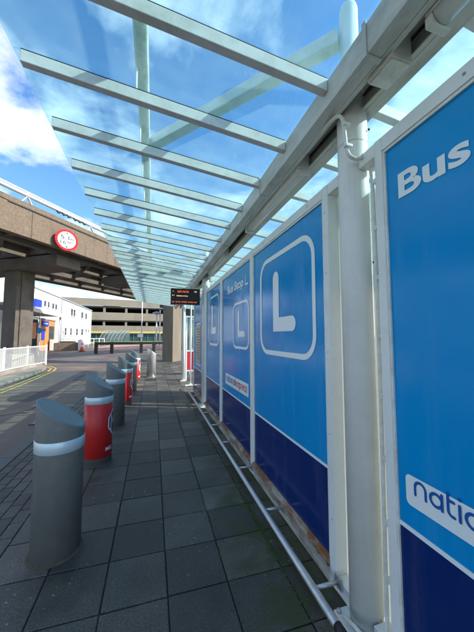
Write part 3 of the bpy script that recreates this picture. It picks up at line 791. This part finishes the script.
MB().box(1.052, 1.148, 1.1005, 1.212, 2.405, 2.473, .003).build('top_rail', 'white_paint', oj)
MB().box(1.052, 1.148, 1.1005, 1.212, .02, .10, .003).build('bottom_rail', 'white_paint', oj)
# ------------------------------------------------------------------ KICK RAIL
kr = thing('kick_rail', 'low steel tube rail on brackets along the foot of the blue panels', 'rail', (.88, 1.2, 0))
MB().tube([(.882, -1.5, .10), (.882, 1.20, .10)], .021, 16).build('rail', 'steel', kr)
MB().tube([(.882, 1.262, .10), (.882, 8.10, .10)] , .021, 16).build('rail', 'steel', kr)
MB().tube([(.882, 1.205, .10), (.882, 1.257, .10)], .024, 16).build('rail_joint', 'black_rubber', kr)
MB().tube([(.882, 8.10, .10), (.90, 8.15, .10), (1.10, 8.15, .10)], .021, 12).build('rail', 'steel', kr)
MB().tube([(1.02, .9, .05), (1.0, 1.28, .045), (.98, 1.34, .045)], .011, 10).build('foot_pipe', 'conduit', kr)
for y in (-.6, .4, 1.47, 2.2, 2.95, 3.7, 4.45, 5.2, 5.9, 6.7, 7.5):
    bk = MB(); bk.tube([(.895, y, .098), (XF + .001, y, .098)], .012, 8); bk.box(XF - .012, XF + .0015, y - .03, y + .03, .065, .13, .002)
    bk.build('bracket', 'steel', kr)
lf = thing('dead_leaf', 'small brown dead leaf lying by the rail near the far panels', 'leaf', (.80, 5.05, .004))
mb = MB(); bm = mb.bm
vs = [bm.verts.new(p) for p in ((.77, 5.02, .006), (.80, 5.0, .012), (.84, 5.04, .006), (.83, 5.09, .014), (.79, 5.08, .006))]; bm.faces.new(vs)
mb.build('leaf_blade', 'rust', lf)

# ------------------------------------------------------------------ DEPARTURE DISPLAY
dp = thing('departure_display', 'black hanging departure display with glowing orange rows under the canopy', 'display', (.64, 6.0, 2.17))
MB().box(.33, .945, 5.97, 6.09, 2.165, 2.505, .008).build('case', 'led_black', dp)
bz = MB(); bz.box(.345, .93, 5.962, 5.9685, 2.18, 2.49); sc_ = bz.build('screen', 'led_black', dp)
rows = [('L  CARDIFF', '10:45', 2.435, .030, 'led_orange'), ('via Newport', '', 2.375, .018, 'led_pale'), ('M  SWANSEA  Next coach', 'Due', 2.205, .022, 'led_orange')]
def dots_row(x0, x1, z, h, m, seed):
    random.seed(seed); mb = MB(); x = x0
    while x < x1:
        w = random.uniform(.010, .018)
        if random.random() > .14:
            mb.box(x, min(x + w * .35, x1), 5.9585, 5.9612, z, z + h)
            mb.box(x + w * .4, min(x + w * .8, x1), 5.9585, 5.9612, z + random.choice([0, h * .5]), z + h * random.choice([.5, 1]) + .002)
        x += w
    mb.build('led_row', m, sc_)
for x0, x1, z, h, m in ((.365, .39, 2.425, .030, 'led_orange'), (.45, .70, 2.415, .042, 'led_orange'), (.82, .87, 2.43, .025, 'led_pale'),
                        (.36, .40, 2.345, .018, 'led_pale'), (.45, .68, 2.335, .020, 'led_pale'), (.36, .40, 2.205, .022, 'led_orange'),
                        (.43, .66, 2.205, .024, 'led_orange'), (.69, .87, 2.205, .022, 'led_orange')):
    dots_row(x0, x1, z, h, m, int(x0 * 1000 + z * 100))
random.seed(21)
hg = MB(); hg.tube([(.8, 6.03, 2.505), (.8, 6.03, 2.82)], .014, 8); hg.tube([(.94, 6.03, 2.3), (.985, 6.05, 2.3)], .02, 8); hg.build('mount', 'conduit', dp)

# ------------------------------------------------------------------ FAR END OF THE CANOPY: white frames with red infill
def shelter_frame(x, y, w, name_label):
    t = thing('white_barrier_frame', name_label, 'barrier', (x, y, 0), 'white frames beyond the blue panels')
    p = MB(); p.box(x, x + .05, y - .025, y + .025, .0, 2.2, .004); p.box(x + w - .05, x + w, y - .025, y + .025, 0, 2.2, .004)
    p.box(x + .051, x + w - .051, y - .02, y + .02, .97, 1.01); p.box(x + .051, x + w - .051, y - .02, y + .02, .30, .34); p.box(x + .051, x + w - .051, y - .02, y + .02, 2.14, 2.19)
    p.build('frame', 'white_paint', t)
    MB().box(x + .055, x + w - .055, y - .008, y + .008, .345, .965).build('infill_panel', 'red_panel', t)
    MB().box(x + .055, x + w - .055, y - .006, y + .006, 1.015, 2.135).build('glass', 'shelter_glass', t)
shelter_frame(1.06, 9.75, .32, 'small white frame with red lower panel beside the third column')
shelter_frame(1.36, 11.1, 1.0, 'wide white frame with red lower panel just past the third column')
rp = thing('thin_white_post', 'thin white post rising beside the far canopy column', 'post', (1.12, 8.9, 0))
MB().tube([(1.13, 8.9, 0), (1.13, 8.9, 2.85)], .022, 12).build('post', 'white_paint', rp)
MB().lathe([(.05, .002), (.05, .012), (.025, .02)], 16, 1.13, 8.9).build('foot', 'white_paint', rp)

# ------------------------------------------------------------------ FLYOVER
B0 = Vector((-5.27, 11.61, 0)); BU = Vector((.5559, .8312, 0)); BN = Vector((-.8312, .5559, 0))
BM = Matrix(((BU.x, BN.x, 0, B0.x), (BU.y, BN.y, 0, B0.y), (0, 0, 1, 0), (0, 0, 0, 1)))
fo = thing('flyover', 'brown concrete road flyover with exposed aggregate parapet crossing above the road', 'bridge', tuple(B0))
def bbox(s0, s1, t0, t1, z0, z1, bev=0): 
    mb = MB(); mb.box(s0, s1, t0, t1, z0, z1, bev, BM); return mb
SA, SB = -32, 46
pr = MB(); pr.box(SA, SB, 0, .28, 5.30, 6.42, .015, BM); pr.box(SA, SB, -.03, .32, 6.4205, 6.62, .015, BM)
par = pr.build('parapet', 'concrete', fo)
jn = MB()
for k in range(-3, 7): jn.box(k * 4.6 + 1.1, k * 4.6 + 1.125, -.004, -.0005, 5.31, 6.415, 0, BM)
jn.build('joint', 'gasket', par)
bbox(.2, 5.6, -.038, -.0305, 6.38, 6.418).build('groove_shade_strip', 'black_rubber', par)  # black strip stands in for the shadow line of the groove under the coping
pr = MB(); pr.box(SA, SB, 7.75, 8.05, 5.30, 6.6, .015, BM); pr.build('parapet', 'concrete', fo)
dk = MB()
for a, b2 in ((.285, 1.25), (2.3, 3.7), (4.7, 5.3), (6.5, 7.745)): dk.box(SA, SB, a, b2, 5.75, 5.98, 0, BM)
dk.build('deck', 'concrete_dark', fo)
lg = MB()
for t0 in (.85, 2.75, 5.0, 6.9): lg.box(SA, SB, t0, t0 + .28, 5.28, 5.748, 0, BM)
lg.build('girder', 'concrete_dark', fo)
k = -20
n_c = 0
while k < 40:
    c = MB(); c.box(k, k + .22, .285, 7.745, 5.40, 5.7495, 0, BM)
    c.bar(B0 + BU * (k + .22) + BN * 1.3 + Vector((0, 0, 5.55)), B0 + BU * (k + 2.1) + BN * 4.4 + Vector((0, 0, 5.55)), .12, .16)
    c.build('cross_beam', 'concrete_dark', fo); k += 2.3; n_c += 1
# piers
def pier(s, t, w, d, top, label_=None, cap=True):
    mb = MB(); mb.box(s - w / 2, s + w / 2, t - d / 2, t + d / 2, -.1, top, .03, BM)
    mb.box(s - w * .28, s + w * .28, t - d / 2 - .06, t - d / 2 - .001, 0.1, top - .01, .02, BM)
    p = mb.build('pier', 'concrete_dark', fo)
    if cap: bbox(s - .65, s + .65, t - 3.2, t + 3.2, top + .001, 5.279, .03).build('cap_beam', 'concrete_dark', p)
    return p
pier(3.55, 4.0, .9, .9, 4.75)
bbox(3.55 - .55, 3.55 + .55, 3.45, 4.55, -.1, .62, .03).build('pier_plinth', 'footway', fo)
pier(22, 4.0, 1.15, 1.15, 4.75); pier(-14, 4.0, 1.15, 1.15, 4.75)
# separate slab pier that catches the sun
sl = thing('concrete_pier', 'tall slab shaped concrete pier with one sunlit face beyond the canopy end', 'pier', (1.6, 16.9, 0))
def rot_box(cx, cy, w, d, z0, z1, bev=.02):
    m = Matrix(((BU.x, BN.x, 0, cx), (BU.y, BN.y, 0, cy), (0, 0, 1, 0), (0, 0, 0, 1))); mb = MB(); mb.box(-w / 2, w / 2, -d / 2, d / 2, z0, z1, bev, m); return mb
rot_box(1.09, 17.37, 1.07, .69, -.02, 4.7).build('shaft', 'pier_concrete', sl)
mm_ = Matrix(((BU.x, BN.x, 0, 1.62), (BU.y, BN.y, 0, 17.15), (0, 0, 1, 0), (0, 0, 0, 1))); mm_.translation = Vector((1.09, 17.37, 0))
hb = MB(); hb.box(-.7, .7, -.9, 4.6, 4.701, 5.275, .03, mm_); hb.build('cap_beam', 'concrete_dark', sl)
# bridge guard rail
gr = thing('bridge_guard_rail', 'thick silvery tubular guard rail on splayed brackets along the top of the flyover', 'guard rail', tuple(B0 + Vector((0, 0, 6.62))))
def bpt(s, t, z): return tuple(B0 + BU * s + BN * t + Vector((0, 0, z)))
MB().tube([bpt(SA, .10, 6.97), bpt(SB, .10, 6.97)], .075, 14).build('rail', 'rail_metal', gr)
MB().tube([bpt(SA, .10, 7.10), bpt(SB, .10, 7.10)], .03, 10).build('rail', 'rail_metal', gr)
k = -12 + .55
while k < 30:
    q = MB(); q.bar(bpt(k - .22, .12, 6.6205), bpt(k, .10, 6.93), .07, .03); q.bar(bpt(k + .22, .12, 6.6205), bpt(k, .10, 6.93), .07, .03)
    q.tube([bpt(k, .1, 7.0), bpt(k, .1, 7.09)], .03, 8)
    q.build('post', 'rail_metal', gr); k += 3.1
cl = thing('cable_bundle', 'black cable clamps clipped under the guard rail above the height sign', 'cable', bpt(2.7, -.05, 6.7))
for s0 in (2.1, 2.35, 2.6, 2.95, 3.2, 3.45):
    MB().tube([bpt(s0, -.02, 6.86 + random.uniform(-.02, .04)), bpt(s0 + .08, -.05, 6.78), bpt(s0 + .2, -.02, 6.85)], .035, 8).build('clamp', 'black_rubber', cl)
# height restriction sign
hs_ = thing('height_limit_sign', 'round red ringed height limit sign reading 5.1m fixed on the flyover parapet', 'sign', (-3.78, 13.84, 5.25))
sc0 = Vector((-3.66, 13.40, 5.62)); sn = Vector((.6, -.8, 0)); su = Vector((.8, .6, 0))
def onsign(depth):
    return lambda x, y: tuple(sc0 + sn * depth + su * x + Vector((0, 0, y)))
def disc(r, n_=48): return [(r * math.cos(2 * PI * k / n_), r * math.sin(2 * PI * k / n_)) for k in range(n_)]
mb = MB(); bm = mb.bm; a1 = [bm.verts.new(onsign(-.02)(x, y)) for x, y in disc(.46)]; a2 = [bm.verts.new(onsign(0)(x, y)) for x, y in disc(.46)]
for k in range(48): bm.faces.new([a1[k], a1[(k + 1) % 48], a2[(k + 1) % 48], a2[k]])
bm.faces.new(a1); bm.faces.new(a2)
pl = mb.build('plate', 'sign_red', hs_)
dd = disc(.36); flat_obj('face', [(x, y, 0) for x, y in dd], [tuple(range(48))], onsign(.004), 'sign_white', pl)
v, f_ = text_verts('5.1', .3, .010); flat_obj('lettering', fit(v, -.25, .10, .02, .19), f_, onsign(.008), 'black_paint', pl)
v, f_ = text_verts('m', .3, .014); flat_obj('lettering', fit(v, .12, .26, .02, .11), f_, onsign(.008), 'black_paint', pl)
v, f_ = text_verts("16'9\"", .3, .006); flat_obj('lettering', fit(v, -.25, .25, -.20, -.03), f_, onsign(.008), 'black_paint', pl)
flat_obj('arrow', [(-.06, .33, 0), (.06, .33, 0), (0, .235, 0)], [(0, 1, 2)], onsign(.008), 'black_paint', pl)
flat_obj('arrow', [(-.06, -.33, 0), (.06, -.33, 0), (0, -.235, 0)], [(0, 1, 2)], onsign(.008), 'black_paint', pl)
MB().bar(tuple(sc0 + sn * -.022), tuple(sc0 + sn * -.022 + Vector((-.36, .24, 0))), .08, .3).build('bracket', 'rail_metal', hs_)

# ------------------------------------------------------------------ FENCE ON THE ISLAND
fe = thing('pedestrian_fence', 'pale mesh pedestrian fence on a kerb at the left beside the double yellow lines', 'fence', (-5.5, 16, 0))
fpts = [(-5.55, 7.0), (-5.6, 9.2), (-5.65, 11.4), (-5.68, 13.4), (-5.62, 15.4), (-5.34, 16.9)]
for i in range(len(fpts) - 1):
    (xa, ya), (xb, yb) = fpts[i], fpts[i + 1]
    pn = MB(); pn.bar((xa, ya, .98), (xb, yb, .98), .04, .05); pn.bar((xa, ya, .14), (xb, yb, .14), .04, .04)
    Lh = math.hypot(xb - xa, yb - ya); N = int(Lh / .085)
    if i < 3:   # diagonal mesh
        for k in range(-9, N):
            for sg in (1, -1):
                u0, u1 = k * .085, k * .085 + .80
                z0, z1 = (.16, .96) if sg > 0 else (.96, .16)
                if u0 < 0: z0 += (z1 - z0) * (-u0 / .80); u0 = 0
                if u1 > Lh: z1 = z0 + (z1 - z0) * ((Lh - u0) / (u1 - u0)); u1 = Lh
                if u1 - u0 < .02: continue
                P = lambda u, z: (xa + (xb - xa) * u / Lh + .004 * sg, ya + (yb - ya) * u / Lh, z)
                pn.bar(P(u0, z0), P(u1, z1), .006, .014)
    else:
        for k in range(1, N):
            u = k / N; x_, y_ = xa + (xb - xa) * u, ya + (yb - ya) * u
            pn.bar((x_, y_, .16), (x_, y_, .955), .012, .018)
    pn.build('mesh_panel', 'galv_mesh', fe)
for (x_, y_) in fpts:
    MB().box(x_ - .035, x_ + .035, y_ - .035, y_ + .035, .0, 1.05, .004).build('post', 'galv_mesh', fe)
MB().box(-5.80, -5.42, 6.5, 17.0, .0, .13, .02).build('kerb_base', 'footway', fe)

# ------------------------------------------------------------------ WHITE STATION BUILDING
XW = -11.95
wb = thing('white_office_building', 'long white and pale grey rendered two storey building behind the flyover pier', 'building', (XW, 48, 0))
MB().box(-26, XW, 27, 42.55, -.1, 6.45).build('wall', 'render_white', wb)
MB().box(-26, XW - .02, 42.552, 62, -.1, 6.5).build('wall', 'render_grey', wb)
MB().box(-26.1, XW + .08, 26.9, 62.1, 6.502, 6.66, .02).build('roof', 'roof_grey', wb)
for i, (y0, y1, z0, z1) in enumerate([(36.3, 37.0, 4.88, 5.5), (37.5, 38.1, 4.85, 5.5), (39.0, 39.7, 4.84, 5.5), (40.1, 40.8, 4.86, 5.5), (47.2, 48.3, 4.56, 5.6),
        (48.6, 49.7, 4.56, 5.6), (53.4, 54.9, 4.6, 5.6), (56.4, 57.8, 4.6, 5.6), (44.5, 45.4, 1.64, 2.65), (47.2, 48.1, 1.65, 2.66), (50.5, 51.7, 1.66, 2.67),
        (53.8, 55.3, 1.68, 2.7), (57.1, 58.0, 2.2, 2.7), (59.2, 60.1, 2.2, 2.7)]):
    x = XW if y1 < 42.5 else XW - .02
    fr = MB(); fr.box(x + .001, x + .05, y0 - .07, y0, z0, z1); fr.box(x + .001, x + .05, y1, y1 + .07, z0, z1)
    fr.box(x + .001, x + .06, y0 - .1, y1 + .1, z1 + .001, z1 + .07); fr.box(x + .001, x + .09, y0 - .12, y1 + .12, z0 - .08, z0 - .001)
    w_ = fr.build('window', 'render_white', wb)
    MB().box(x + .001, x + .015, y0 + .001, y1 - .001, z0, z1).build('pane', 'window_glass', w_)
dpz = MB(); dpz.tube([(XW + .08, 42.6, 0), (XW + .08, 42.6, 6.4)], .06, 8); dpz.build('downpipe', 'roof_grey', wb)
ks = thing('kiosk', 'orange brown clad ticket kiosk with blue signs in front of the white building', 'kiosk', (-11.5, 35, 0))
MB().box(XW + .01, -11.2, 31.5, 38.0, -.06, 3.25).build('wall', 'orange_clad', ks)
MB().box(XW + .01, -11.1, 31.4, 38.1, 3.252, 3.38).build('roof', 'roof_grey', ks)
MB().box(-11.199, -11.12, 33.8, 35.6, 2.55, 3.1).build('sign', 'sign_blue', ks)
MB().box(-11.199, -11.14, 33.8, 34.6, 1.1, 2.25).build('sign', 'sign_blue', ks)
MB().box(-11.199, -11.15, 36.0, 37.5, 1.0, 2.6).build('window', 'window_glass', ks)
MB().box(-11.118, -11.112, 34.1, 35.3, 2.78, 2.88).build('sign_stripe', 'sign_white', ks)
bb = thing('blue_box_sign', 'solid blue square sign mounted high on the white building above the canopy', 'sign', (-11.4, 32.9, 4.5))
MB().box(XW + .01, -11.2, 32.1, 33.6, 4.45, 5.2, .02).build('box', 'sign_blue', bb)
sc2 = thing('station_canopy', 'flat pale canopy roof in front of the white building and kiosk', 'canopy', (-9.5, 30, 0))
MB().box(-11.8, -9.3, 22, 34.2, 3.55, 3.75, .03).build('roof', 'roof_grey', sc2)
MB().box(-9.298, -9.2, 21.9, 34.3, 3.45, 3.80, .02).build('fascia', 'galv_mesh', sc2)
for y in (23, 28.5, 34): MB().tube([(-9.6, y, -.1), (-9.6, y, 3.549)], .07, 10).build('post', 'galv_mesh', sc2)
sg_ = thing('hanging_sign_panel', 'pale rounded sign panel hanging under the flat canopy left of the kiosk', 'sign', (-9.9, 27, 2.9))
MB().box(-9.95, -9.85, 26.3, 29.3, 2.75, 3.2, .04).build('panel', 'sign_white', sg_)
MB().box(-9.93, -9.87, 27.6, 27.8, 3.201, 3.549).build('hanger', 'galv_mesh', sg_)
# totem beside the pier
tt = thing('advert_totem', 'orange and dark poster totem beside the flyover pier', 'totem', (-9.2, 24.6, 0))
mt_ = Matrix.Translation((-8.75, 24.6, 0)) @ Matrix.Rotation(math.radians(10), 4, 'Z')
q = MB(); q.box(-.33, .33, -.12, .12, -.1, 2.75, .03, mt_); q.build('casing', 'black_paint', tt)
q = MB(); q.box(-.27, .27, -.135, -.122, 1.3, 2.5, .004, mt_); M['poster_orange'] = mat('poster_orange', (.62, .27, .13), .5, var=.4, scale=5); q.build('poster', 'poster_orange', tt)
rs = thing('round_blue_sign', 'small round blue sign on a white post right of the totem', 'sign', (-9.3, 27.5, 0))
MB().tube([(-9.3, 27.5, -.1), (-9.3, 27.5, 2.4)], .05, 10).build('post', 'sign_white', rs)
MB().tube([(-9.3, 27.42, 1.95), (-9.3, 27.449, 1.95)], .25, 24).build('plate', 'sign_sky', rs)

# coach waiting behind the pier
co = thing('coach', 'blue coach with white upper band standing behind the flyover pier at far left', 'coach', (-16, 24, 0))
q = MB(); q.box(-17.6, -15.2, 19.6, 31.0, .45, 2.1, .12); body = q.build('body', 'coach_blue', co)
MB().box(-17.55, -15.25, 19.7, 30.9, 2.101, 3.15, .1).build('window_band', 'window_glass', co)
MB().box(-17.6, -15.2, 19.65, 30.95, 3.151, 3.55, .1).build('roof', 'sign_sky', co)
MB().box(-17.2, -15.6, 19.575, 19.598, .9, 2.9, .01).build('windscreen', 'window_glass', co)
for y in (21.6, 28.4):
    for x0, x1 in ((-17.62, -17.2), (-15.6, -15.18)):
        MB().tube([(x0, y, .36), (x1, y, .36)], .46, 24).build('wheel', 'black_rubber', co)
for x in (-16.95, -15.85): MB().tube([(x, 19.56, .85), (x, 19.60, .85)], .11, 12).build('headlight', 'sign_white', co)
# glazed hall behind the coach
hl = thing('glazed_hall', 'pale green glazed concourse building at the far left edge', 'building', (-20, 34, 0))
MB().box(-40, -19.5, 20, 60, -.1, 6.3).build('wall', 'render_grey', hl)
M['pale_teal'] = mat('pale_teal', (.42, .60, .55), .3, var=.1, scale=.4)
for k in range(12): MB().box(-19.499, -19.42, 20.6 + k * 3.2, 23.4 + k * 3.2, .4, 5.9).build('window', 'pale_teal', hl)
MB().box(-40.2, -19.2, 19.8, 60.2, 6.301, 6.7, .03).build('roof', 'render_white', hl)

# ------------------------------------------------------------------ CAR PARK
cp = thing('multistorey_car_park', 'long tan concrete multistorey car park with dark open decks in the distance', 'car park', (-8, 75, 0))
X0c, X1c = -48, 20
def tilt(x): return 75 + (x + 10) * .12
def longbox(z0, z1, d0, d1, m, name, par=None, xa=X0c, xb=X1c):
    mb = MB(); mb.hexa([(xa, tilt(xa) + d0, z0), (xb, tilt(xb) + d0, z0), (xb, tilt(xb) + d1, z0), (xa, tilt(xa) + d1, z0),
                        (xa, tilt(xa) + d0, z1), (xb, tilt(xb) + d0, z1), (xb, tilt(xb) + d1, z1), (xa, tilt(xa) + d1, z1)])
    return mb.build(name, m, par or cp)
for z0, z1 in ((8.9, 10.6), (5.4, 7.3), (2.75, 4.05)): longbox(z0, z1, 0, .3, 'deck_concrete', 'parapet')
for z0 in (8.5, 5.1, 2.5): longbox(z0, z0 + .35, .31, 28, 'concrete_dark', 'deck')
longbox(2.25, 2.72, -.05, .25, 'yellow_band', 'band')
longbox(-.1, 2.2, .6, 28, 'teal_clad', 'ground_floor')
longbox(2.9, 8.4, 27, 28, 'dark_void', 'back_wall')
for k in range(14):
    x = X0c + 1 + k * 5.0
    MB().box(x, x + .5, tilt(x) + .4, tilt(x) + .9, 2.86, 8.49).build('column', 'deck_concrete', cp)
wl = MB()
for k in range(40):
    x = X0c + .6 + k * 1.7
    wl.box(x, x + .08, tilt(x) + .45, tilt(x) + .58, .05, 2.15)
wl.build('mullion', 'roof_grey', cp)
# parked cars inside, seen as dim shapes on the decks
def small_car(x, z, col, label):
    y = tilt(x) + 3.5
    t = thing('parked_car', label, 'car', (x, y, z), 'cars parked on the car park decks')
    q = MB(); prof = [(-2.1, .35), (-2.1, .85), (-1.3, .95), (-.8, 1.42), (.9, 1.42), (1.6, .98), (2.1, .9), (2.1, .35)]
    bm = q.bm; a = [bm.verts.new((x + px, y - .85, z + pz)) for px, pz in prof]; b2 = [bm.verts.new((x + px, y + .85, z + pz)) for px, pz in prof]
    for i in range(len(prof)): j = (i + 1) % len(prof); bm.faces.new([a[i], a[j], b2[j], b2[i]])
    bm.faces.new(a); bm.faces.new(list(reversed(b2)))
    q.build('body', col, t)
    MB().hexa([(x - 1.15, y - .87, z + .95), (x + 1.35, y - .87, z + .95), (x + 1.35, y - .855, z + .95), (x - 1.15, y - .855, z + .95), (x - .75, y - .87, z + 1.33), (x + .85, y - .87, z + 1.33), (x + .85, y - .855, z + 1.33), (x - .75, y - .855, z + 1.33)]).build('side_window', 'window_glass', t)
    for px in (-1.35, 1.3): MB().tube([(x + px, y - .9, z + .32), (x + px, y - .7, z + .32)], .32, 14).build('wheel', 'black_rubber', t)
small_car(-14, 5.46, 'sign_white', 'white car on the middle deck at the left part of the car park')
small_car(-6.5, 5.46, 'red_panel', 'dark red car on the middle deck near the lamp post')
small_car(-10.5, 8.86 - .0, 'sign_white', 'white car on the top deck behind the parapet')

# ------------------------------------------------------------------ STREET FURNITURE IN THE DISTANCE
# low dark rail
lr = thing('low_post_rail', 'low dark rail on stout posts across the road in front of the grass', 'barrier', (-2.4, 28.3, 0))
for x in (-5.0, -3.68, -1.1, .04, 1.6, 3.2):
    MB().box(x - .14, x + .14, 28.2, 28.45, -.1, .95, .02).build('post', 'black_paint', lr)
MB().box(-5.0, 3.2, 28.17, 28.199, .70, .93).build('rail', 'black_paint', lr)
# bike shelter
bh = thing('curved_glass_shelter', 'small curved glass shelter with pale hoops in front of the car park', 'shelter', (-7, 55, 0))
for k in range(7):
    x = -9.3 + k * .62
    MB().tube([(x - .0, 54.0, -.1), (x + .15, 54.0, .9), (x + .5, 54.1, 1.7), (x + .95, 54.6, 2.35), (x + 1.3, 55.6, 2.5)], .045, 8).build('hoop', 'roof_grey', bh)
q = MB(); bm = q.bm; rows = []
for x in (-9.3, -5.6): rows.append([bm.verts.new(p) for p in ((x, 54.05, .1), (x + .15, 54.05, .9), (x + .5, 54.15, 1.7), (x + .95, 54.65, 2.3), (x + 1.3, 55.6, 2.44))])
for i in range(4): bm.faces.new([rows[0][i], rows[0][i + 1], rows[1][i + 1], rows[1][i]])
q.build('glazing', 'shelter_glass', bh)
MB().box(-8.0, -4.2, 55.65, 55.72, -.1, 2.45).build('back_panel', 'shelter_glass', bh)
# lamp / sign posts
lp = thing('lamp_post', 'tall thin pale lamp post with a small white plate left of the canopy end', 'lamp post', (-1.6, 40, 0))
MB().tube([(-1.55, 40, -.1), (-1.55, 40, 9.6)], [.085, .05], 12).build('pole', 'galv_mesh', lp)
MB().box(-2.05, -1.35, 39.85, 39.9, 1.35, 1.75, .01).build('plate', 'sign_white', lp)
MB().box(-2.0, -1.5, 39.9, 40.1, 9.6, 9.75, .03).build('lantern', 'roof_grey', lp)
l2 = thing('globe_lamp', 'short double post lamp with flat dark disc head beside the tall lamp post', 'lamp post', (.6, 38, 0))
MB().tube([(.35, 38, -.1), (.35, 38, 4.3)], .09, 12).build('pole', 'galv_mesh', l2)
MB().tube([(.78, 38, -.1), (.78, 38, 4.9)], .09, 12).build('pole', 'galv_mesh', l2)
MB().lathe([(.12, 4.3), (.55, 4.38), (.5, 4.55), (.1, 4.7)], 20, .35, 38).build('lamp_head', 'roof_grey', l2)
# planter + white posts
pt = thing('concrete_planter', 'low brown concrete block planter with white rendered ends beside the building', 'planter', (-9.7, 36, 0))
MB().box(-10.6, -8.3, 35.8, 37.2, -.1, .75, .03).build('trough', 'pier_concrete', pt)
for x in (-11.0, -8.2): MB().box(x, x + .35, 35.7, 37.3, -.1, 1.1, .03).build('end_block', 'render_white', pt)
MB().box(-10.2, -8.7, 36, 37, .751, .9, .05).build('soil', 'moss', pt)
cnr = thing('barrier_railings', 'thin white hand railings in front of the grey building', 'railing', (-9, 40, 0))
q = MB()
for k in range(9): q.tube([(-11 + k * .6, 39 + k * .2, -.1), (-11 + k * .6, 39 + k * .2, 1.15)], .035, 6)
q.tube([(-11, 39, 1.15), (-6.2, 40.6, 1.15)], .04, 6); q.tube([(-11, 39, .6), (-6.2, 40.6, .6)], .03, 6); q.build('rails', 'sign_white', cnr)
tc_ = thing('traffic_cone', 'orange and white traffic cone beside the planter on the road edge', 'cone', (-6.95, 32, 0))
MB().box(-7.2, -6.7, 31.75, 32.25, -.1, -.04, .01).build('base', 'black_rubber', tc_)
MB().lathe([(.2, -.04), (.14, .35)], 20, -6.95, 32).build('lower_cone', 'orange_plastic', tc_)
MB().lathe([(.139, .352), (.095, .62)], 20, -6.95, 32).build('sleeve', 'sign_white', tc_)
MB().lathe([(.094, .622), (.04, .95)], 20, -6.95, 32).build('tip', 'orange_plastic', tc_)

# ------------------------------------------------------------------ WORLD, SUN, CAMERA
to_sun = Vector((.93, -.36, 0)).normalized() * math.cos(math.radians(35)) + Vector((0, 0, math.sin(math.radians(35))))
CLX, CLY = 0.4, 2.3
W = bpy.data.worlds.new('World'); S.world = W; W.use_nodes = True
nt = W.node_tree; n = nt.nodes; L = nt.links; bg = n['Background']
sky = n.new('ShaderNodeTexSky'); sky.sky_type = 'NISHITA'; sky.sun_disc = False
sky.sun_elevation = math.radians(35); sky.sun_rotation = math.atan2(to_sun.x, to_sun.y)
sky.air_density = 1.0; sky.dust_density = .6; sky.ozone_density = 3.0
tc = n.new('ShaderNodeTexCoord'); sx = n.new('ShaderNodeSeparateXYZ'); L.new(tc.outputs['Generated'], sx.inputs[0])
mz = n.new('ShaderNodeMath'); mz.operation = 'MAXIMUM'; mz.inputs[1].default_value = 0.0; L.new(sx.outputs['Z'], mz.inputs[0])
az = n.new('ShaderNodeMath'); az.operation = 'ADD'; az.inputs[1].default_value = .22; L.new(mz.outputs[0], az.inputs[0])
vd = n.new('ShaderNodeVectorMath'); vd.operation = 'DIVIDE'
cb = n.new('ShaderNodeCombineXYZ'); 
for k_ in range(3): L.new(az.outputs[0], cb.inputs[k_])
L.new(tc.outputs['Generated'], vd.inputs[0]); L.new(cb.outputs[0], vd.inputs[1])
mpn = n.new('ShaderNodeMapping'); mpn.inputs['Location'].default_value = (CLX, CLY, 0); mpn.inputs['Scale'].default_value = (1, 1, .4)
L.new(vd.outputs[0], mpn.inputs['Vector'])
nz = n.new('ShaderNodeTexNoise'); nz.inputs['Scale'].default_value = 1.9; nz.inputs['Detail'].default_value = 9; nz.inputs['Roughness'].default_value = .58; nz.inputs['Distortion'].default_value = .25
L.new(mpn.outputs[0], nz.inputs['Vector'])
rp_ = n.new('ShaderNodeValToRGB'); rp_.color_ramp.elements[0].position = .48; rp_.color_ramp.elements[1].position = .68
L.new(nz.outputs['Fac'], rp_.inputs['Fac'])
mx = n.new('ShaderNodeMix'); mx.data_type = 'RGBA'; mx.inputs['B'].default_value = (5.0, 5.2, 5.7, 1)
hsn = n.new('ShaderNodeHueSaturation'); hsn.inputs['Saturation'].default_value = 1.18; L.new(sky.outputs[0], hsn.inputs['Color']); L.new(hsn.outputs[0], mx.inputs['A']); L.new(rp_.outputs['Color'], mx.inputs['Factor'])
L.new(mx.outputs['Result'], bg.inputs['Color']); bg.inputs['Strength'].default_value = .126

sl_ = bpy.data.lights.new('Sun', 'SUN'); sl_.energy = 2.6; sl_.angle = math.radians(.6); sl_.color = (1, .95, .86)
so = bpy.data.objects.new('Sun', sl_); C.objects.link(so); so.rotation_euler = to_sun.to_track_quat('Z', 'Y').to_euler()

cam = bpy.data.cameras.new('Camera'); co_ = bpy.data.objects.new('Camera', cam); C.objects.link(co_)
p = math.atan(20 / 280); yaw = math.atan(83.5 * math.cos(p) / 280)
F_ = Vector((math.sin(yaw) * math.cos(p), math.cos(yaw) * math.cos(p), math.sin(p)))
R_ = Vector((math.cos(yaw), -math.sin(yaw), 0)); U_ = R_.cross(F_)
co_.matrix_world = Matrix(((R_.x, U_.x, -F_.x, 0), (R_.y, U_.y, -F_.y, 0), (R_.z, U_.z, -F_.z, 1.5), (0, 0, 0, 1)))
cam.sensor_fit = 'HORIZONTAL'; cam.sensor_width = 36; cam.lens = 280 / 474 * 36; cam.clip_end = 3000; cam.clip_start = .02
S.camera = co_
S.view_settings.view_transform = 'Standard'; S.view_settings.look = 'None'; S.view_settings.exposure = 1.42; S.view_settings.gamma = 1
S.cycles.transparent_max_bounces = 32
for o in bpy.data.objects:
    if '_local' in o: del o['_local']
